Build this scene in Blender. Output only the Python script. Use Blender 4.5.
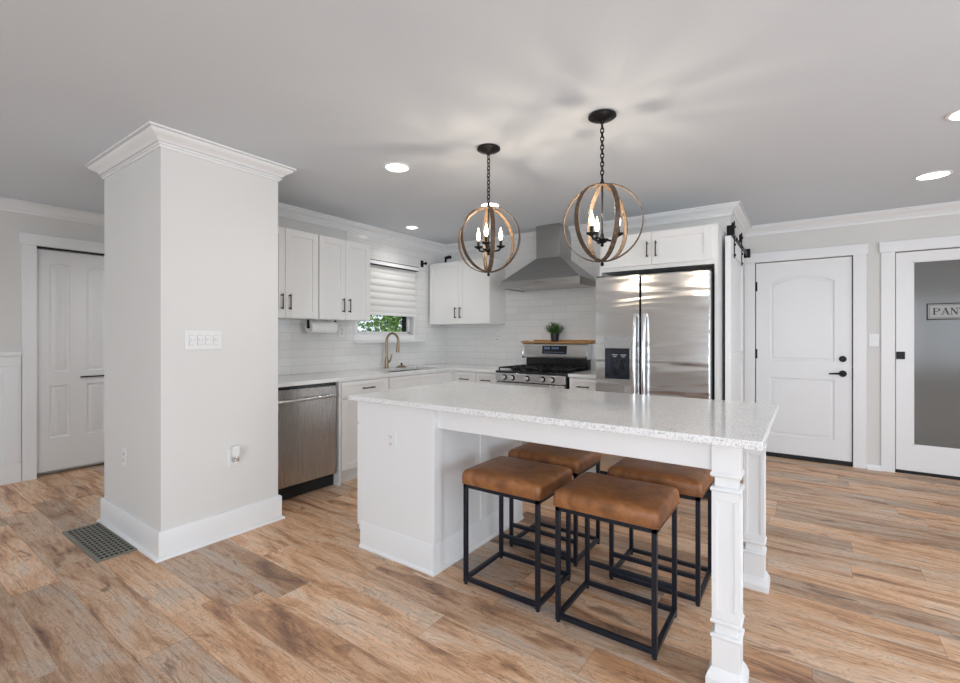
import bpy, bmesh, math, random
from mathutils import Vector, Matrix
random.seed(7)
S = bpy.context.scene
PI = math.pi
for o in list(bpy.data.objects): bpy.data.objects.remove(o)

# ------------------------------------------------------------------ camera
F_PX, CX, HY = 460.0, 480.0, 336.0
cam_d = bpy.data.cameras.new('camera')
cam_d.sensor_fit = 'HORIZONTAL'; cam_d.sensor_width = 36.0
cam_d.lens = F_PX/960*36.0
cam_d.shift_y = -(341.5-HY)/960
cam_d.clip_start = 0.02; cam_d.clip_end = 200
cam = bpy.data.objects.new('camera', cam_d)
S.collection.objects.link(cam)
cam.location = (0, 0, 1.27)
cam.rotation_euler = (PI/2, 0, math.atan2(326, 460))
S.camera = cam

# ------------------------------------------------------------------ view
S.view_settings.view_transform = 'Standard'
S.view_settings.look = 'None'
S.view_settings.exposure = 0.02
S.view_settings.gamma = 1.0
S.view_settings.use_curve_mapping = False

# ------------------------------------------------------------------ world: bright overcast daylight
W = bpy.data.worlds.new('sky'); S.world = W; W.use_nodes = True
wn = W.node_tree.nodes; wl = W.node_tree.links
for n in list(wn): wn.remove(n)
wo = wn.new('ShaderNodeOutputWorld'); wb = wn.new('ShaderNodeBackground')
wb.inputs['Color'].default_value = (0.80, 0.88, 1.0, 1); wb.inputs['Strength'].default_value = 1.3
wl.new(wb.outputs[0], wo.inputs[0])

COL = S.collection
def area(name, loc, rot, sx, sy, power, col=(1, 1, 1)):
    l = bpy.data.lights.new(name, 'AREA'); l.shape = 'RECTANGLE'; l.size = sx; l.size_y = sy
    l.energy = power; l.color = col
    o = bpy.data.objects.new(name, l); o.location = loc; o.rotation_euler = rot; COL.objects.link(o)
    return o
DAY = (0.865, 0.95, 1.055)
# daylight coming in through the three windows of the rear wall and the patio door of the side wall
area('daylight_rear_a', (-5.0, -2.55, 1.35), (-PI/2, 0, PI), 0.9, 1.5, 15, DAY)
hl = bpy.data.lights.new('hall_fill_light', 'SPOT'); hl.energy = 26; hl.spot_size = math.radians(150); hl.spot_blend = 0.9; hl.shadow_soft_size = 0.06; hl.color = (0.98, 0.97, 0.98)  # added fill spot, unseen behind the pillar, brightens the left wall
ho = bpy.data.objects.new('hall_fill_light', hl); ho.location = (-4.7, 1.75, 2.41); COL.objects.link(ho)
area('daylight_rear_b', (0.6, -2.55, 1.35), (-PI/2, 0, PI), 3.0, 1.5, 80, DAY)
area('daylight_rear_c', (2.75, -2.55, 1.35), (-PI/2, 0, PI), 1.0, 1.5, 20, DAY)
area('daylight_side', (3.55, 1.6, 1.15), (0, PI/2, 0), 2.0, 2.6, 78, DAY)

# ------------------------------------------------------------------ materials
def mat(name, col=(0.8, 0.8, 0.8), rough=0.5, metal=0.0, **kw):
    m = bpy.data.materials.new(name); m.use_nodes = True
    b = m.node_tree.nodes['Principled BSDF']
    b.inputs['Base Color'].default_value = (*col, 1)
    b.inputs['Roughness'].default_value = rough
    b.inputs['Metallic'].default_value = metal
    for k, v in kw.items():
        b.inputs[k.replace('_', ' ')].default_value = v
    return m
class NT:
    def __init__(s, m): s.t = m.node_tree; s.b = s.t.nodes['Principled BSDF']
    def n(s, typ, **kw):
        x = s.t.nodes.new(typ)
        for k, v in kw.items():
            if k.startswith('i_'):
                key = k[2:]; key = int(key) if key.isdigit() else key.replace('_', ' ')
                x.inputs[key].default_value = v
            else: setattr(x, k, v)
        return x
    def l(s, a, b): s.t.links.new(a, b)
    def math(s, op, a, b=None):
        x = s.n('ShaderNodeMath', operation=op)
        for i, v in enumerate((a, b)):
            if v is None: continue
            if isinstance(v, (int, float)): x.inputs[i].default_value = v
            else: s.l(v, x.inputs[i])
        return x.outputs[0]
    def ramp(s, fac, stops, interp='LINEAR'):
        r = s.n('ShaderNodeValToRGB'); r.color_ramp.interpolation = interp
        e = r.color_ramp.elements
        while len(e) < len(stops): e.new(0.5)
        for i, (p, c) in enumerate(stops):
            e[i].position = p; e[i].color = (*c, 1) if len(c) == 3 else c
        s.l(fac, r.inputs[0]); return r.outputs[0]
    def mix(s, fac, a, b, blend='MIX'):
        x = s.n('ShaderNodeMix', data_type='RGBA', blend_type=blend)
        for i, v in ((0, fac), (6, a), (7, b)):
            if isinstance(v, (int, float)): x.inputs[i].default_value = v
            elif isinstance(v, tuple): x.inputs[i].default_value = (*v, 1)
            else: s.l(v, x.inputs[i])
        return x.outputs[2]
    def bump(s, h, strength=0.2, dist=0.002):
        b = s.n('ShaderNodeBump'); b.inputs['Strength'].default_value = strength
        b.inputs['Distance'].default_value = dist
        s.l(h, b.inputs['Height']); s.l(b.outputs[0], s.b.inputs['Normal'])

def painted(name, col, rough, scale=220, st=0.06):
    m = mat(name, col, rough); t = NT(m)
    tc = t.n('ShaderNodeTexCoord')
    nz = t.n('ShaderNodeTexNoise', i_Scale=scale, i_Detail=3.0); t.l(tc.outputs['Object'], nz.inputs['Vector'])
    t.bump(nz.outputs['Fac'], st, 0.001)
    n2 = t.n('ShaderNodeTexNoise', i_Scale=1.3, i_Detail=2.0); t.l(tc.outputs['Object'], n2.inputs['Vector'])
    c = t.ramp(n2.outputs['Fac'], [(0.3, tuple(x*0.975 for x in col)), (0.7, col)])
    t.l(c, t.b.inputs['Base Color'])
    return m
M = {}
M['wall'] = painted('wall_paint_greige', (0.71, 0.70, 0.67), 0.7)
M['wall_light'] = painted('wall_paint_pale', (0.745, 0.735, 0.71), 0.7)
M['ceiling'] = painted('ceiling_paint', (0.685, 0.725, 0.765), 0.9, 90, 0.1)
M['trim'] = painted('trim_paint_white', (0.84, 0.84, 0.835), 0.38, 60, 0.02)
M['cabinet'] = painted('cabinet_paint_white', (0.82, 0.815, 0.795), 0.35, 60, 0.02)
M['island'] = painted('island_paint_white', (0.83, 0.835, 0.83), 0.35, 60, 0.02)
M['plastic'] = mat('white_plastic', (0.82, 0.82, 0.80), 0.3)
M['black'] = mat('black_metal', (0.012, 0.012, 0.013), 0.42, 0.6)
M['blackp'] = mat('black_enamel', (0.012, 0.012, 0.014), 0.18)
M['dark'] = mat('dark_recess', (0.015, 0.015, 0.015), 0.8)
M['bronze'] = mat('bronze', (0.30, 0.22, 0.14), 0.32, 0.9)
M['pull'] = mat('dark_pull', (0.05, 0.042, 0.036), 0.35, 0.8)
M['chrome'] = mat('chrome', (0.75, 0.75, 0.76), 0.18, 1.0)
M['stoolmetal'] = mat('stool_metal', (0.010, 0.014, 0.024), 0.38, 0.3)
M['paper'] = mat('paper', (0.85, 0.85, 0.83), 0.9)
M['soil'] = mat('soil', (0.05, 0.035, 0.02), 0.9)
M['pot'] = mat('pot_glaze', (0.015, 0.016, 0.018), 0.3)

def steel(name, base, axis, rough=0.28, bs=0.22, wave=(3, 3, 3), bd=0.012):
    m = mat(name, base, rough, 1.0); t = NT(m)
    tc = t.n('ShaderNodeTexCoord'); mp = t.n('ShaderNodeMapping')
    mp.inputs['Scale'].default_value = axis
    t.l(tc.outputs['Object'], mp.inputs[0])
    nz = t.n('ShaderNodeTexNoise', i_Scale=1.0, i_Detail=4.0); t.l(mp.outputs[0], nz.inputs['Vector'])
    r = t.ramp(nz.outputs['Fac'], [(0.3, (rough-0.05,)*3), (0.7, (rough+0.07,)*3)]); t.l(r, t.b.inputs['Roughness'])
    mp2 = t.n('ShaderNodeMapping'); mp2.inputs['Scale'].default_value = wave; t.l(tc.outputs['Object'], mp2.inputs[0])
    n2 = t.n('ShaderNodeTexNoise', i_Scale=1.0, i_Detail=2.0, i_Distortion=0.3); t.l(mp2.outputs[0], n2.inputs['Vector'])
    mx = n2.outputs['Fac']
    t.bump(mx, bs, bd)
    return m
M['steel'] = steel('brushed_steel', (0.60, 0.60, 0.60), (6, 6, 400))
M['steelf'] = steel('brushed_steel_fridge', (0.70, 0.705, 0.70), (6, 6, 400), 0.17, 1.0, (0.7, 0.7, 5.5), 0.024)
M['steelh'] = steel('brushed_steel_hood', (0.42, 0.415, 0.405), (6, 6, 400), 0.3)
M['steeld'] = steel('brushed_steel_dark', (0.40, 0.385, 0.37), (6, 400, 6), 0.24, 0.08)

# floor planks
m = mat('oak_vinyl_planks', (0.4, 0.25, 0.15), 0.42); t = NT(m); M['floor'] = m
tc = t.n('ShaderNodeTexCoord'); sp = t.n('ShaderNodeSeparateXYZ'); t.l(tc.outputs['Object'], sp.inputs[0])
PW, PL = 0.185, 1.22
yr = t.math('DIVIDE', t.math('ADD', sp.outputs[1], 20.03), PW)
row = t.math('FLOOR', yr); fy = t.math('FRACT', yr)
wr = t.n('ShaderNodeTexWhiteNoise', noise_dimensions='1D'); t.l(row, wr.inputs['W'])
xr = t.math('DIVIDE', t.math('ADD', t.math('ADD', sp.outputs[0], 20.0), t.math('MULTIPLY', wr.outputs['Value'], PL*3)), PL)
colm = t.math('FLOOR', xr); fx = t.math('FRACT', xr)
cmb = t.n('ShaderNodeCombineXYZ'); t.l(row, cmb.inputs[0]); t.l(colm, cmb.inputs[1])
wn2 = t.n('ShaderNodeTexWhiteNoise', noise_dimensions='2D'); t.l(cmb.outputs[0], wn2.inputs['Vector'])
sepc = t.n('ShaderNodeSeparateColor'); t.l(wn2.outputs['Color'], sepc.inputs[0])
cx = t.n('ShaderNodeCombineXYZ')
t.l(t.math('ADD', sp.outputs[0], t.math('MULTIPLY', sepc.outputs[0], 37)), cx.inputs[0])
t.l(t.math('ADD', sp.outputs[1], t.math('MULTIPLY', sepc.outputs[1], 23)), cx.inputs[1])
def gnoise(scx, scy, sc, det, dist, rough=0.6):
    mp = t.n('ShaderNodeMapping'); mp.inputs['Scale'].default_value = (scx, scy, 1); t.l(cx.outputs[0], mp.inputs[0])
    nz = t.n('ShaderNodeTexNoise', i_Scale=sc, i_Detail=det, i_Distortion=dist, i_Roughness=rough); t.l(mp.outputs[0], nz.inputs['Vector'])
    return nz.outputs['Fac']
broad = gnoise(0.9, 4.5, 1.7, 4.0, 0.9)
grain = gnoise(1.3, 26.0, 1.5, 7.0, 1.6, 0.68)
fine = gnoise(5.0, 70.0, 2.0, 4.0, 0.5)
cath = gnoise(1.6, 8.0, 1.1, 2.0, 2.2)
ring = t.math('FRACT', t.math('MULTIPLY', cath, 14.0))
ring = t.math('ABSOLUTE', t.math('SUBTRACT', ring, 0.5))
knot = gnoise(2.6, 7.0, 1.7, 2.0, 0.8)
base = t.ramp(broad, [(0.30, (0.27, 0.155, 0.105)), (0.41, (0.56, 0.34, 0.20)), (0.50, (0.68, 0.465, 0.31)), (0.60, (0.70, 0.54, 0.41)), (0.70, (0.62, 0.535, 0.46))])
g = t.ramp(grain, [(0.32, (0.42, 0.37, 0.35)), (0.46, (0.93, 0.91, 0.90)), (0.60, (1.02, 1.02, 1.02)), (0.74, (1.12, 1.15, 1.18))])
c1 = t.mix(0.85, base, g, 'MULTIPLY')
rg = t.ramp(ring, [(0.0, (0.66, 0.60, 0.56)), (0.20, (1.0, 1.0, 1.0)), (1.0, (1.0, 1.0, 1.0))])
c2 = t.mix(0.8, c1, rg, 'MULTIPLY')
fg = t.ramp(fine, [(0.36, (0.86, 0.84, 0.82)), (0.60, (1.03, 1.03, 1.03))])
c3 = t.mix(0.9, c2, fg, 'MULTIPLY')
kn = t.ramp(knot, [(0.24, (0.35, 0.26, 0.22)), (0.36, (1.0, 1.0, 1.0))])
c3 = t.mix(0.8, c3, kn, 'MULTIPLY')
tone = t.ramp(sepc.outputs[2], [(0.0, (0.70, 0.69, 0.69)), (0.35, (0.93, 0.95, 0.98)), (0.7, (1.18, 1.07, 0.94)), (1.0, (1.30, 1.26, 1.21))])
c4 = t.mix(0.9, c3, tone, 'MULTIPLY')
ey = t.math('MINIMUM', fy, t.math('SUBTRACT', 1.0, fy)); ex = t.math('MINIMUM', fx, t.math('SUBTRACT', 1.0, fx))
sy = t.math('GREATER_THAN', ey, 0.008); sx = t.math('GREATER_THAN', ex, 0.0012)
seam = t.math('MULTIPLY', sy, sx)
c5 = t.mix(seam, (0.10, 0.06, 0.04), c4)
c6 = t.mix(0.40, c4, c5)
t.l(c6, t.b.inputs['Base Color'])
rr = t.ramp(grain, [(0.3, (0.50,)*3), (0.8, (0.36,)*3)]); t.l(rr, t.b.inputs['Roughness'])
t.bump(t.math('ADD', t.math('MULTIPLY', grain, 0.35), seam), 0.25, 0.0015)

# quartz
m = mat('speckled_white_quartz', (0.8, 0.8, 0.79), 0.12); t = NT(m); M['quartz'] = m
tc = t.n('ShaderNodeTexCoord')
v = t.n('ShaderNodeTexVoronoi', i_Scale=300.0); t.l(tc.outputs['Object'], v.inputs['Vector'])
sc_ = t.n('ShaderNodeSeparateColor'); t.l(v.outputs['Color'], sc_.inputs[0])
q = t.ramp(sc_.outputs[0], [(0.0, (0.46, 0.455, 0.44)), (0.13, (0.56, 0.555, 0.54)), (0.17, (0.80, 0.80, 0.79)), (0.75, (0.85, 0.85, 0.84)), (0.92, (0.90, 0.90, 0.89))])
n2 = t.n('ShaderNodeTexNoise', i_Scale=6.0, i_Detail=3.0); t.l(tc.outputs['Object'], n2.inputs['Vector'])
q2 = t.mix(0.25, q, t.ramp(n2.outputs['Fac'], [(0.35, (0.92, 0.92, 0.92)), (0.65, (1, 1, 1))]), 'MULTIPLY')
t.l(q2, t.b.inputs['Base Color'])
M['quartzp'] = painted('polished_white_quartz', (0.78, 0.78, 0.765), 0.14, 50, 0.0)

# subway tile
def tile(name, horiz):
    m = mat(name, (0.78, 0.775, 0.755), 0.16); t = NT(m)
    tc = t.n('ShaderNodeTexCoord'); sp = t.n('ShaderNodeSeparateXYZ'); t.l(tc.outputs['Object'], sp.inputs[0])
    cb = t.n('ShaderNodeCombineXYZ'); t.l(sp.outputs[0 if horiz == 'x' else 1], cb.inputs[0]); t.l(t.math('ADD', sp.outputs[2], 0.0815), cb.inputs[1])
    br = t.n('ShaderNodeTexBrick', offset=0.5, i_Scale=1.0, i_Mortar_Size=0.0016, i_Mortar_Smooth=0.15, i_Brick_Width=0.305, i_Row_Height=0.0768)
    br.inputs['Color1'].default_value = (0.79, 0.785, 0.765, 1); br.inputs['Color2'].default_value = (0.745, 0.74, 0.72, 1)
    br.inputs['Mortar'].default_value = (0.56, 0.55, 0.53, 1)
    t.l(cb.outputs[0], br.inputs['Vector']); t.l(br.outputs['Color'], t.b.inputs['Base Color'])
    n2 = t.n('ShaderNodeTexNoise', i_Scale=7.0, i_Detail=2.0); t.l(tc.outputs['Object'], n2.inputs['Vector'])
    hgt = t.math('ADD', t.math('MULTIPLY', br.outputs['Fac'], -1.0), t.math('MULTIPLY', n2.outputs['Fac'], 0.5))
    t.bump(hgt, 0.3, 0.003)
    t.l(t.math('ADD', t.math('MULTIPLY', br.outputs['Fac'], 0.5), 0.14), t.b.inputs['Roughness'])
    return m
M['tile_x'] = tile('subway_tile_range', 'x'); M['tile_y'] = tile('subway_tile_sink', 'y')

# leather
m = mat('cognac_leather', (0.3, 0.13, 0.05), 0.42); t = NT(m); M['leather'] = m
tc = t.n('ShaderNodeTexCoord')
n1 = t.n('ShaderNodeTexNoise', i_Scale=11.0, i_Detail=7.0, i_Distortion=0.5, i_Roughness=0.62); t.l(tc.outputs['Object'], n1.inputs['Vector'])
cl = t.ramp(n1.outputs['Fac'], [(0.30, (0.150, 0.058, 0.022)), (0.5, (0.285, 0.112, 0.036)), (0.70, (0.41, 0.175, 0.060))])
t.l(cl, t.b.inputs['Base Color'])
v = t.n('ShaderNodeTexVoronoi', i_Scale=260.0); t.l(tc.outputs['Object'], v.inputs['Vector'])
t.bump(t.math('ADD', v.outputs['Distance'], t.math('MULTIPLY', n1.outputs['Fac'], 2.0)), 0.22, 0.0015)

def wood(name, stops, sc=(2, 2, 26), rough=0.5):
    m = mat(name, stops[0], rough); t = NT(m); tc = t.n('ShaderNodeTexCoord'); mp = t.n('ShaderNodeMapping')
    mp.inputs['Scale'].default_value = sc; t.l(tc.outputs['Object'], mp.inputs[0])
    nz = t.n('ShaderNodeTexNoise', i_Scale=3.0, i_Detail=5.0, i_Distortion=0.7); t.l(mp.outputs[0], nz.inputs['Vector'])
    c = t.ramp(nz.outputs['Fac'], [(0.3, stops[0]), (0.55, stops[1]), (0.75, stops[2])]); t.l(c, t.b.inputs['Base Color'])
    t.bump(nz.outputs['Fac'], 0.2, 0.001); return m
M['ringwood'] = wood('weathered_ring_wood', [(0.035, 0.021, 0.012), (0.095, 0.056, 0.029), (0.18, 0.11, 0.058)], (14, 14, 14))
M['shelfwood'] = wood('honey_shelf_wood', [(0.36, 0.17, 0.055), (0.52, 0.27, 0.095), (0.62, 0.35, 0.14)], (3, 30, 30))
def emis(name, col, strength):
    m = mat(name, col, 0.4); b = m.node_tree.nodes['Principled BSDF']
    b.inputs['Emission Color'].default_value = (*col, 1); b.inputs['Emission Strength'].default_value = strength
    return m
M['bulb'] = emis('lit_bulb', (1.0, 0.80, 0.52), 9.0)
M['can'] = emis('lit_downlight', (1.0, 0.97, 0.92), 7.0)
m = mat('clear_glass', (1, 1, 1), 0.0); m.node_tree.nodes['Principled BSDF'].inputs['Transmission Weight'].default_value = 1.0
m.node_tree.nodes['Principled BSDF'].inputs['IOR'].default_value = 1.1; M['glass'] = m
m = mat('frosted_glass', (0.215, 0.213, 0.20), 0.14); m.node_tree.nodes['Principled BSDF'].inputs['Transmission Weight'].default_value = 0.35
M['frost'] = m
# shade fabric
m = mat('pleated_shade_fabric', (0.74, 0.735, 0.71), 0.85); M['shade'] = m
# leaves
def leafm(name, a, b):
    m = mat(name, a, 0.5); t = NT(m); tc = t.n('ShaderNodeTexCoord')
    nz = t.n('ShaderNodeTexNoise', i_Scale=30.0, i_Detail=2.0); t.l(tc.outputs['Object'], nz.inputs['Vector'])
    t.l(t.ramp(nz.outputs['Fac'], [(0.35, a), (0.65, b)]), t.b.inputs['Base Color']); return m
M['leaf'] = leafm('potted_leaf_green', (0.035, 0.09, 0.018), (0.11, 0.24, 0.05))
M['treeleaf'] = leafm('tree_leaf_green', (0.05, 0.15, 0.02), (0.30, 0.48, 0.12))
M['bark'] = mat('bark', (0.09, 0.06, 0.04), 0.9)
M['grass'] = mat('lawn', (0.12, 0.22, 0.06), 0.9)
M['siding'] = mat('pale_blue_siding', (0.55, 0.66, 0.78), 0.7)
M['display'] = mat('display_black', (0.01, 0.012, 0.018), 0.12)
M['disp_txt'] = emis('display_digits', (0.16, 0.24, 0.42), 0.15)
M['ink'] = mat('sign_ink', (0.02, 0.02, 0.02), 0.5)
M['signbg'] = mat('sign_etched', (0.38, 0.39, 0.37), 0.5)
m = mat('vent_paint', (0.22, 0.21, 0.175), 0.5, 0.2); M['vent'] = m
M['ventdark'] = mat('vent_shade', (0.02, 0.02, 0.018), 0.9)  # near-black colour for the shade inside the vent holes

# ------------------------------------------------------------------ mesh helpers
class MB:
    """collects shapes in world coordinates; T maps local (a, b, c) to world"""
    def __init__(s, T=None): s.v = []; s.f = []; s.T = T
    def add(s, vs, fs):
        n = len(s.v)
        s.v += [Vector(s.T(*p)) if s.T else Vector(p) for p in vs]
        s.f += [[i+n for i in f] for f in fs]; return s
    def box(s, x0, x1, y0, y1, z0, z1):
        x0, x1 = sorted((x0, x1)); y0, y1 = sorted((y0, y1)); z0, z1 = sorted((z0, z1))
        return s.add([(x, y, z) for z in (z0, z1) for y in (y0, y1) for x in (x0, x1)],
                     [(0, 2, 3, 1), (4, 5, 7, 6), (0, 1, 5, 4), (2, 6, 7, 3), (0, 4, 6, 2), (1, 3, 7, 5)])
    def frustum(s, r0, z0, r1, z1):
        a = [(r0[0], r0[2]), (r0[1], r0[2]), (r0[1], r0[3]), (r0[0], r0[3])]
        b = [(r1[0], r1[2]), (r1[1], r1[2]), (r1[1], r1[3]), (r1[0], r1[3])]
        return s.add([(x, y, z0) for x, y in a]+[(x, y, z1) for x, y in b],
                     [(3, 2, 1, 0), (4, 5, 6, 7)]+[(i, (i+1) % 4, (i+1) % 4+4, i+4) for i in range(4)])
    def prism(s, poly, lo, hi, axis='b'):
        """poly in (a, c); extruded along b"""
        n = len(poly)
        if axis == 'b': P = [(a, lo, c) for a, c in poly]+[(a, hi, c) for a, c in poly]
        elif axis == 'c': P = [(a, b, lo) for a, b in poly]+[(a, b, hi) for a, b in poly]
        else: P = [(lo, b, c) for b, c in poly]+[(hi, b, c) for b, c in poly]
        return s.add(P, [list(range(n))[::-1], list(range(n, 2*n))]+[[i, (i+1) % n, (i+1) % n+n, i+n] for i in range(n)])
    def tube(s, path, r, n=10, closed=False):
        P = [Vector(p) for p in path]; rs = r if isinstance(r, (list, tuple)) else [r]*len(P)
        vs = []; up = None; m_ = len(P)
        for i, p in enumerate(P):
            if closed: d = P[(i+1) % m_]-P[i-1]
            else: d = P[min(i+1, m_-1)]-P[max(i-1, 0)]
            d.normalize()
            if up is None:
                up = Vector((0, 0, 1)) if abs(d.z) < 0.9 else Vector((1, 0, 0))
            u = d.cross(up).normalized(); w = u.cross(d).normalized(); up = w
            for k in range(n):
                a = 2*PI*k/n; vs.append(tuple(p+(u*math.cos(a)+w*math.sin(a))*rs[i]))
        fs = []
        for i in range(m_ if closed else m_-1):
            j = (i+1) % m_
            for k in range(n): fs.append((i*n+k, i*n+(k+1) % n, j*n+(k+1) % n, j*n+k))
        if not closed: fs += [list(range(n))[::-1], [(m_-1)*n+k for k in range(n)]]
        return s.add(vs, fs)
    def cyl(s, p0, p1, r, n=20): return s.tube([p0, p1], r, n)
    def lathe(s, c, prof, n=24):
        """prof: (radius, z)"""
        vs = []; fs = []
        for r, z in prof:
            for k in range(n):
                a = 2*PI*k/n; vs.append((c[0]+r*math.cos(a), c[1]+r*math.sin(a), c[2]+z))
        for i in range(len(prof)-1):
            for k in range(n): fs.append((i*n+k, i*n+(k+1) % n, (i+1)*n+(k+1) % n, (i+1)*n+k))
        fs += [list(range(n))[::-1], [(len(prof)-1)*n+k for k in range(n)]]
        return s.add(vs, fs)
    def torus(s, c, R, r, ax1, ax2, n=20, k=8, sx=1.0):
        c = Vector(c); a1 = Vector(ax1); a2 = Vector(ax2)
        return s.tube([tuple(c+a1*R*math.cos(2*PI*i/n)+a2*R*sx*math.sin(2*PI*i/n)) for i in range(n)], r, k, True)
    def sweep_loop(s, loop, prof):
        """closed loop of (a, c) points in the panel plane; prof of (inward offset, height b)"""
        n = len(loop); vs = []; fs = []
        L = [Vector(p) for p in loop]
        for i in range(n):
            e0 = (L[i]-L[i-1]).normalized(); e1 = (L[(i+1) % n]-L[i]).normalized()
            n0 = Vector((-e0.y, e0.x)); n1 = Vector((-e1.y, e1.x)); mi = (n0+n1)
            mi = mi/max(mi.dot(n0), 0.3) if mi.length > 1e-6 else n0
            for o, h in prof:
                q = L[i]+mi*o; vs.append((q.x, h, q.y))
        k = len(prof)
        for i in range(n):
            j = (i+1) % n
            for q in range(k-1): fs.append((i*k+q, j*k+q, j*k+q+1, i*k+q+1))
        return s.add(vs, fs)
    def build(s, name, m, parent=None, bevel=0.0, smooth=True, at=None):
        me = bpy.data.meshes.new(name)
        off = Vector(wloc(parent)) if parent is not None else Vector(at or (0, 0, 0))
        me.from_pydata([tuple(v-off) for v in s.v], [], s.f); me.update()
        bm = bmesh.new(); bm.from_mesh(me); bmesh.ops.recalc_face_normals(bm, faces=bm.faces); bm.to_mesh(me); bm.free()
        me.materials.append(m)
        if smooth:
            me.polygons.foreach_set('use_smooth', [True]*len(me.polygons))
            me.set_sharp_from_angle(angle=math.radians(35))
        o = bpy.data.objects.new(name, me); COL.objects.link(o)
        if parent is not None: o.parent = parent
        else: o.location = off
        o['_w'] = tuple(off)
        if bevel:
            b = o.modifiers.new('bevel', 'BEVEL'); b.width = bevel; b.segments = 2; b.limit_method = 'ANGLE'; b.angle_limit = math.radians(40)
        return o
def wloc(o): return o['_w'] if '_w' in o else o.location
def thing(name, label, cat, loc, group=None):
    o = bpy.data.objects.new(name, None); COL.objects.link(o); o.location = loc; o['_w'] = tuple(loc)
    o.empty_display_size = 0.1
    return tag(o, label, cat, group)
def tag(o, label, cat, group=None, kind=None):
    o['label'] = label; o['category'] = cat
    if group: o['group'] = group
    if kind: o['kind'] = kind
    return o
def struct(o, label=None):
    o['kind'] = 'structure'
    if label: o['label'] = label
    return o
# local frames: a = along the front (left to right as seen), b = outward from the front, c = height
def face_my(y):   # front faces -y (towards the camera); a = x
    return lambda a, b, c: (a, y-b, c)
def face_px(x):   # front faces +x; a = y
    return lambda a, b, c: (x+b, a, c)
def face_mx(x):
    return lambda a, b, c: (x-b, a, c)

# ------------------------------------------------------------------ room shell
HC = 2.44
XW, YR, YB, XL, XE, YS = -3.86, 4.645, 5.73, -5.60, 3.5, -2.5
struct(MB().box(XL-0.2, XE+0.2, YS-0.2, YB+1.6, -0.06, 0).build('floor', M['floor'], smooth=False), 'wide brown wood plank floor')
struct(MB().box(XL-0.2, XE+0.2, YS-0.2, YB+1.6, HC, HC+0.08).build('ceiling', M['ceiling'], smooth=False), 'plain pale grey ceiling')
# left wall with closet opening
LY0, LY1, LZ = 1.060, 2.30, 2.075
b = MB(); b.box(XL-0.12, XL, YS, LY0, 0, HC); b.box(XL-0.12, XL, LY1, 2.6, 0, HC); b.box(XL-0.12, XL, LY0, LY1, LZ, HC); b.box(XL-0.16, XL-0.13, LY0-0.1, LY1+0.1, 0, LZ+0.1)
struct(b.build('wall_left', M['wall'], smooth=False))
struct(MB().box(XL-0.12, XW-0.14, 2.6, 2.72, 0, HC).build('wall_hall', M['wall'], smooth=False))
# sink wall with window opening
WY0, WY1, WZ0, WZ1 = 3.20, 4.045, 1.285, 2.04
b = MB(); X0 = XW-0.14
b.box(X0, XW, 1.84, WY0, 0, HC); b.box(X0, XW, WY1, YR+0.14, 0, HC); b.box(X0, XW, WY0, WY1, 0, WZ0); b.box(X0, XW, WY0, WY1, WZ1, HC)
struct(b.build('wall_sink', M['wall'], smooth=False), 'kitchen wall with the window over the sink')
struct(MB().box(XW, -0.55, YR, YR+0.14, 0, HC).build('wall_range', M['wall'], smooth=False), 'kitchen wall behind the range')
struct(MB().box(-0.69, -0.55, YR+0.14, YB, 0, HC).build('wall_stub', M['wall'], smooth=False), 'short return wall beside the refrigerator')
# back wall with entry and pantry openings
DX0, DX1, DZ = -0.445, 0.372, 2.052
PX0, PX1, PZ = 0.676, 1.62, 2.052
b = MB()
b.box(-0.69, DX0, YB, YB+0.12, 0, HC); b.box(DX1, PX0, YB, YB+0.12, 0, HC); b.box(PX1, XE, YB, YB+0.12, 0, HC)
b.box(DX0, DX1, YB, YB+0.12, DZ, HC); b.box(PX0, PX1, YB, YB+0.12, PZ, HC)
struct(b.build('wall_back', M['wall'], smooth=False), 'wall with the entry door and pantry door')
b = MB(); b.box(-0.7, 0.55, YB+0.14, YB+0.2, 0, HC)
b.box(0.55, 0.6, YB+0.12, YB+1.5, 0, HC); b.box(1.75, 1.8, YB+0.12, YB+1.5, 0, HC); b.box(0.55, 1.8, YB+1.45, YB+1.5, 0, HC)
struct(b.build('wall_pantry', M['wall'], smooth=False))
# rear wall with three window openings, side wall with patio opening
b = MB(); xs = [XL-0.12, -5.45, -4.55, -0.90, 2.10, 2.25, 3.25, XE+0.12]
for i in range(0, 8, 2): b.box(xs[i], xs[i+1], YS-0.12, YS, 0, HC)
for i in range(1, 7, 2): b.box(xs[i], xs[i+1], YS-0.12, YS, 0, 0.6); b.box(xs[i], xs[i+1], YS-0.12, YS, 2.1, HC)
struct(b.build('wall_rear', M['wall_light'], smooth=False))
b = MB(); b.box(XE, XE+0.12, YS, 0.3, 0, HC); b.box(XE, XE+0.12, 2.9, YB, 0, HC); b.box(XE, XE+0.12, 0.3, 2.9, 2.15, HC)
struct(b.build('wall_right', M['wall_light'], smooth=False))
# pillar
CX0, CX1, CY0, CY1 = -3.932, -2.995, 1.085, 1.80
struct(MB().box(CX0, CX1, CY0, CY1, 0, HC).build('wall_pillar', M['wall_light'], bevel=0.004), 'boxed white pillar beside the dishwasher')
struct(MB().box(XW-0.14, CX0+0.001, 1.80, 1.84, 0, HC).box(CX0, XW, CY1, 1.84, 0, HC).build('wall_pillar_return', M['wall'], smooth=False))

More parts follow.
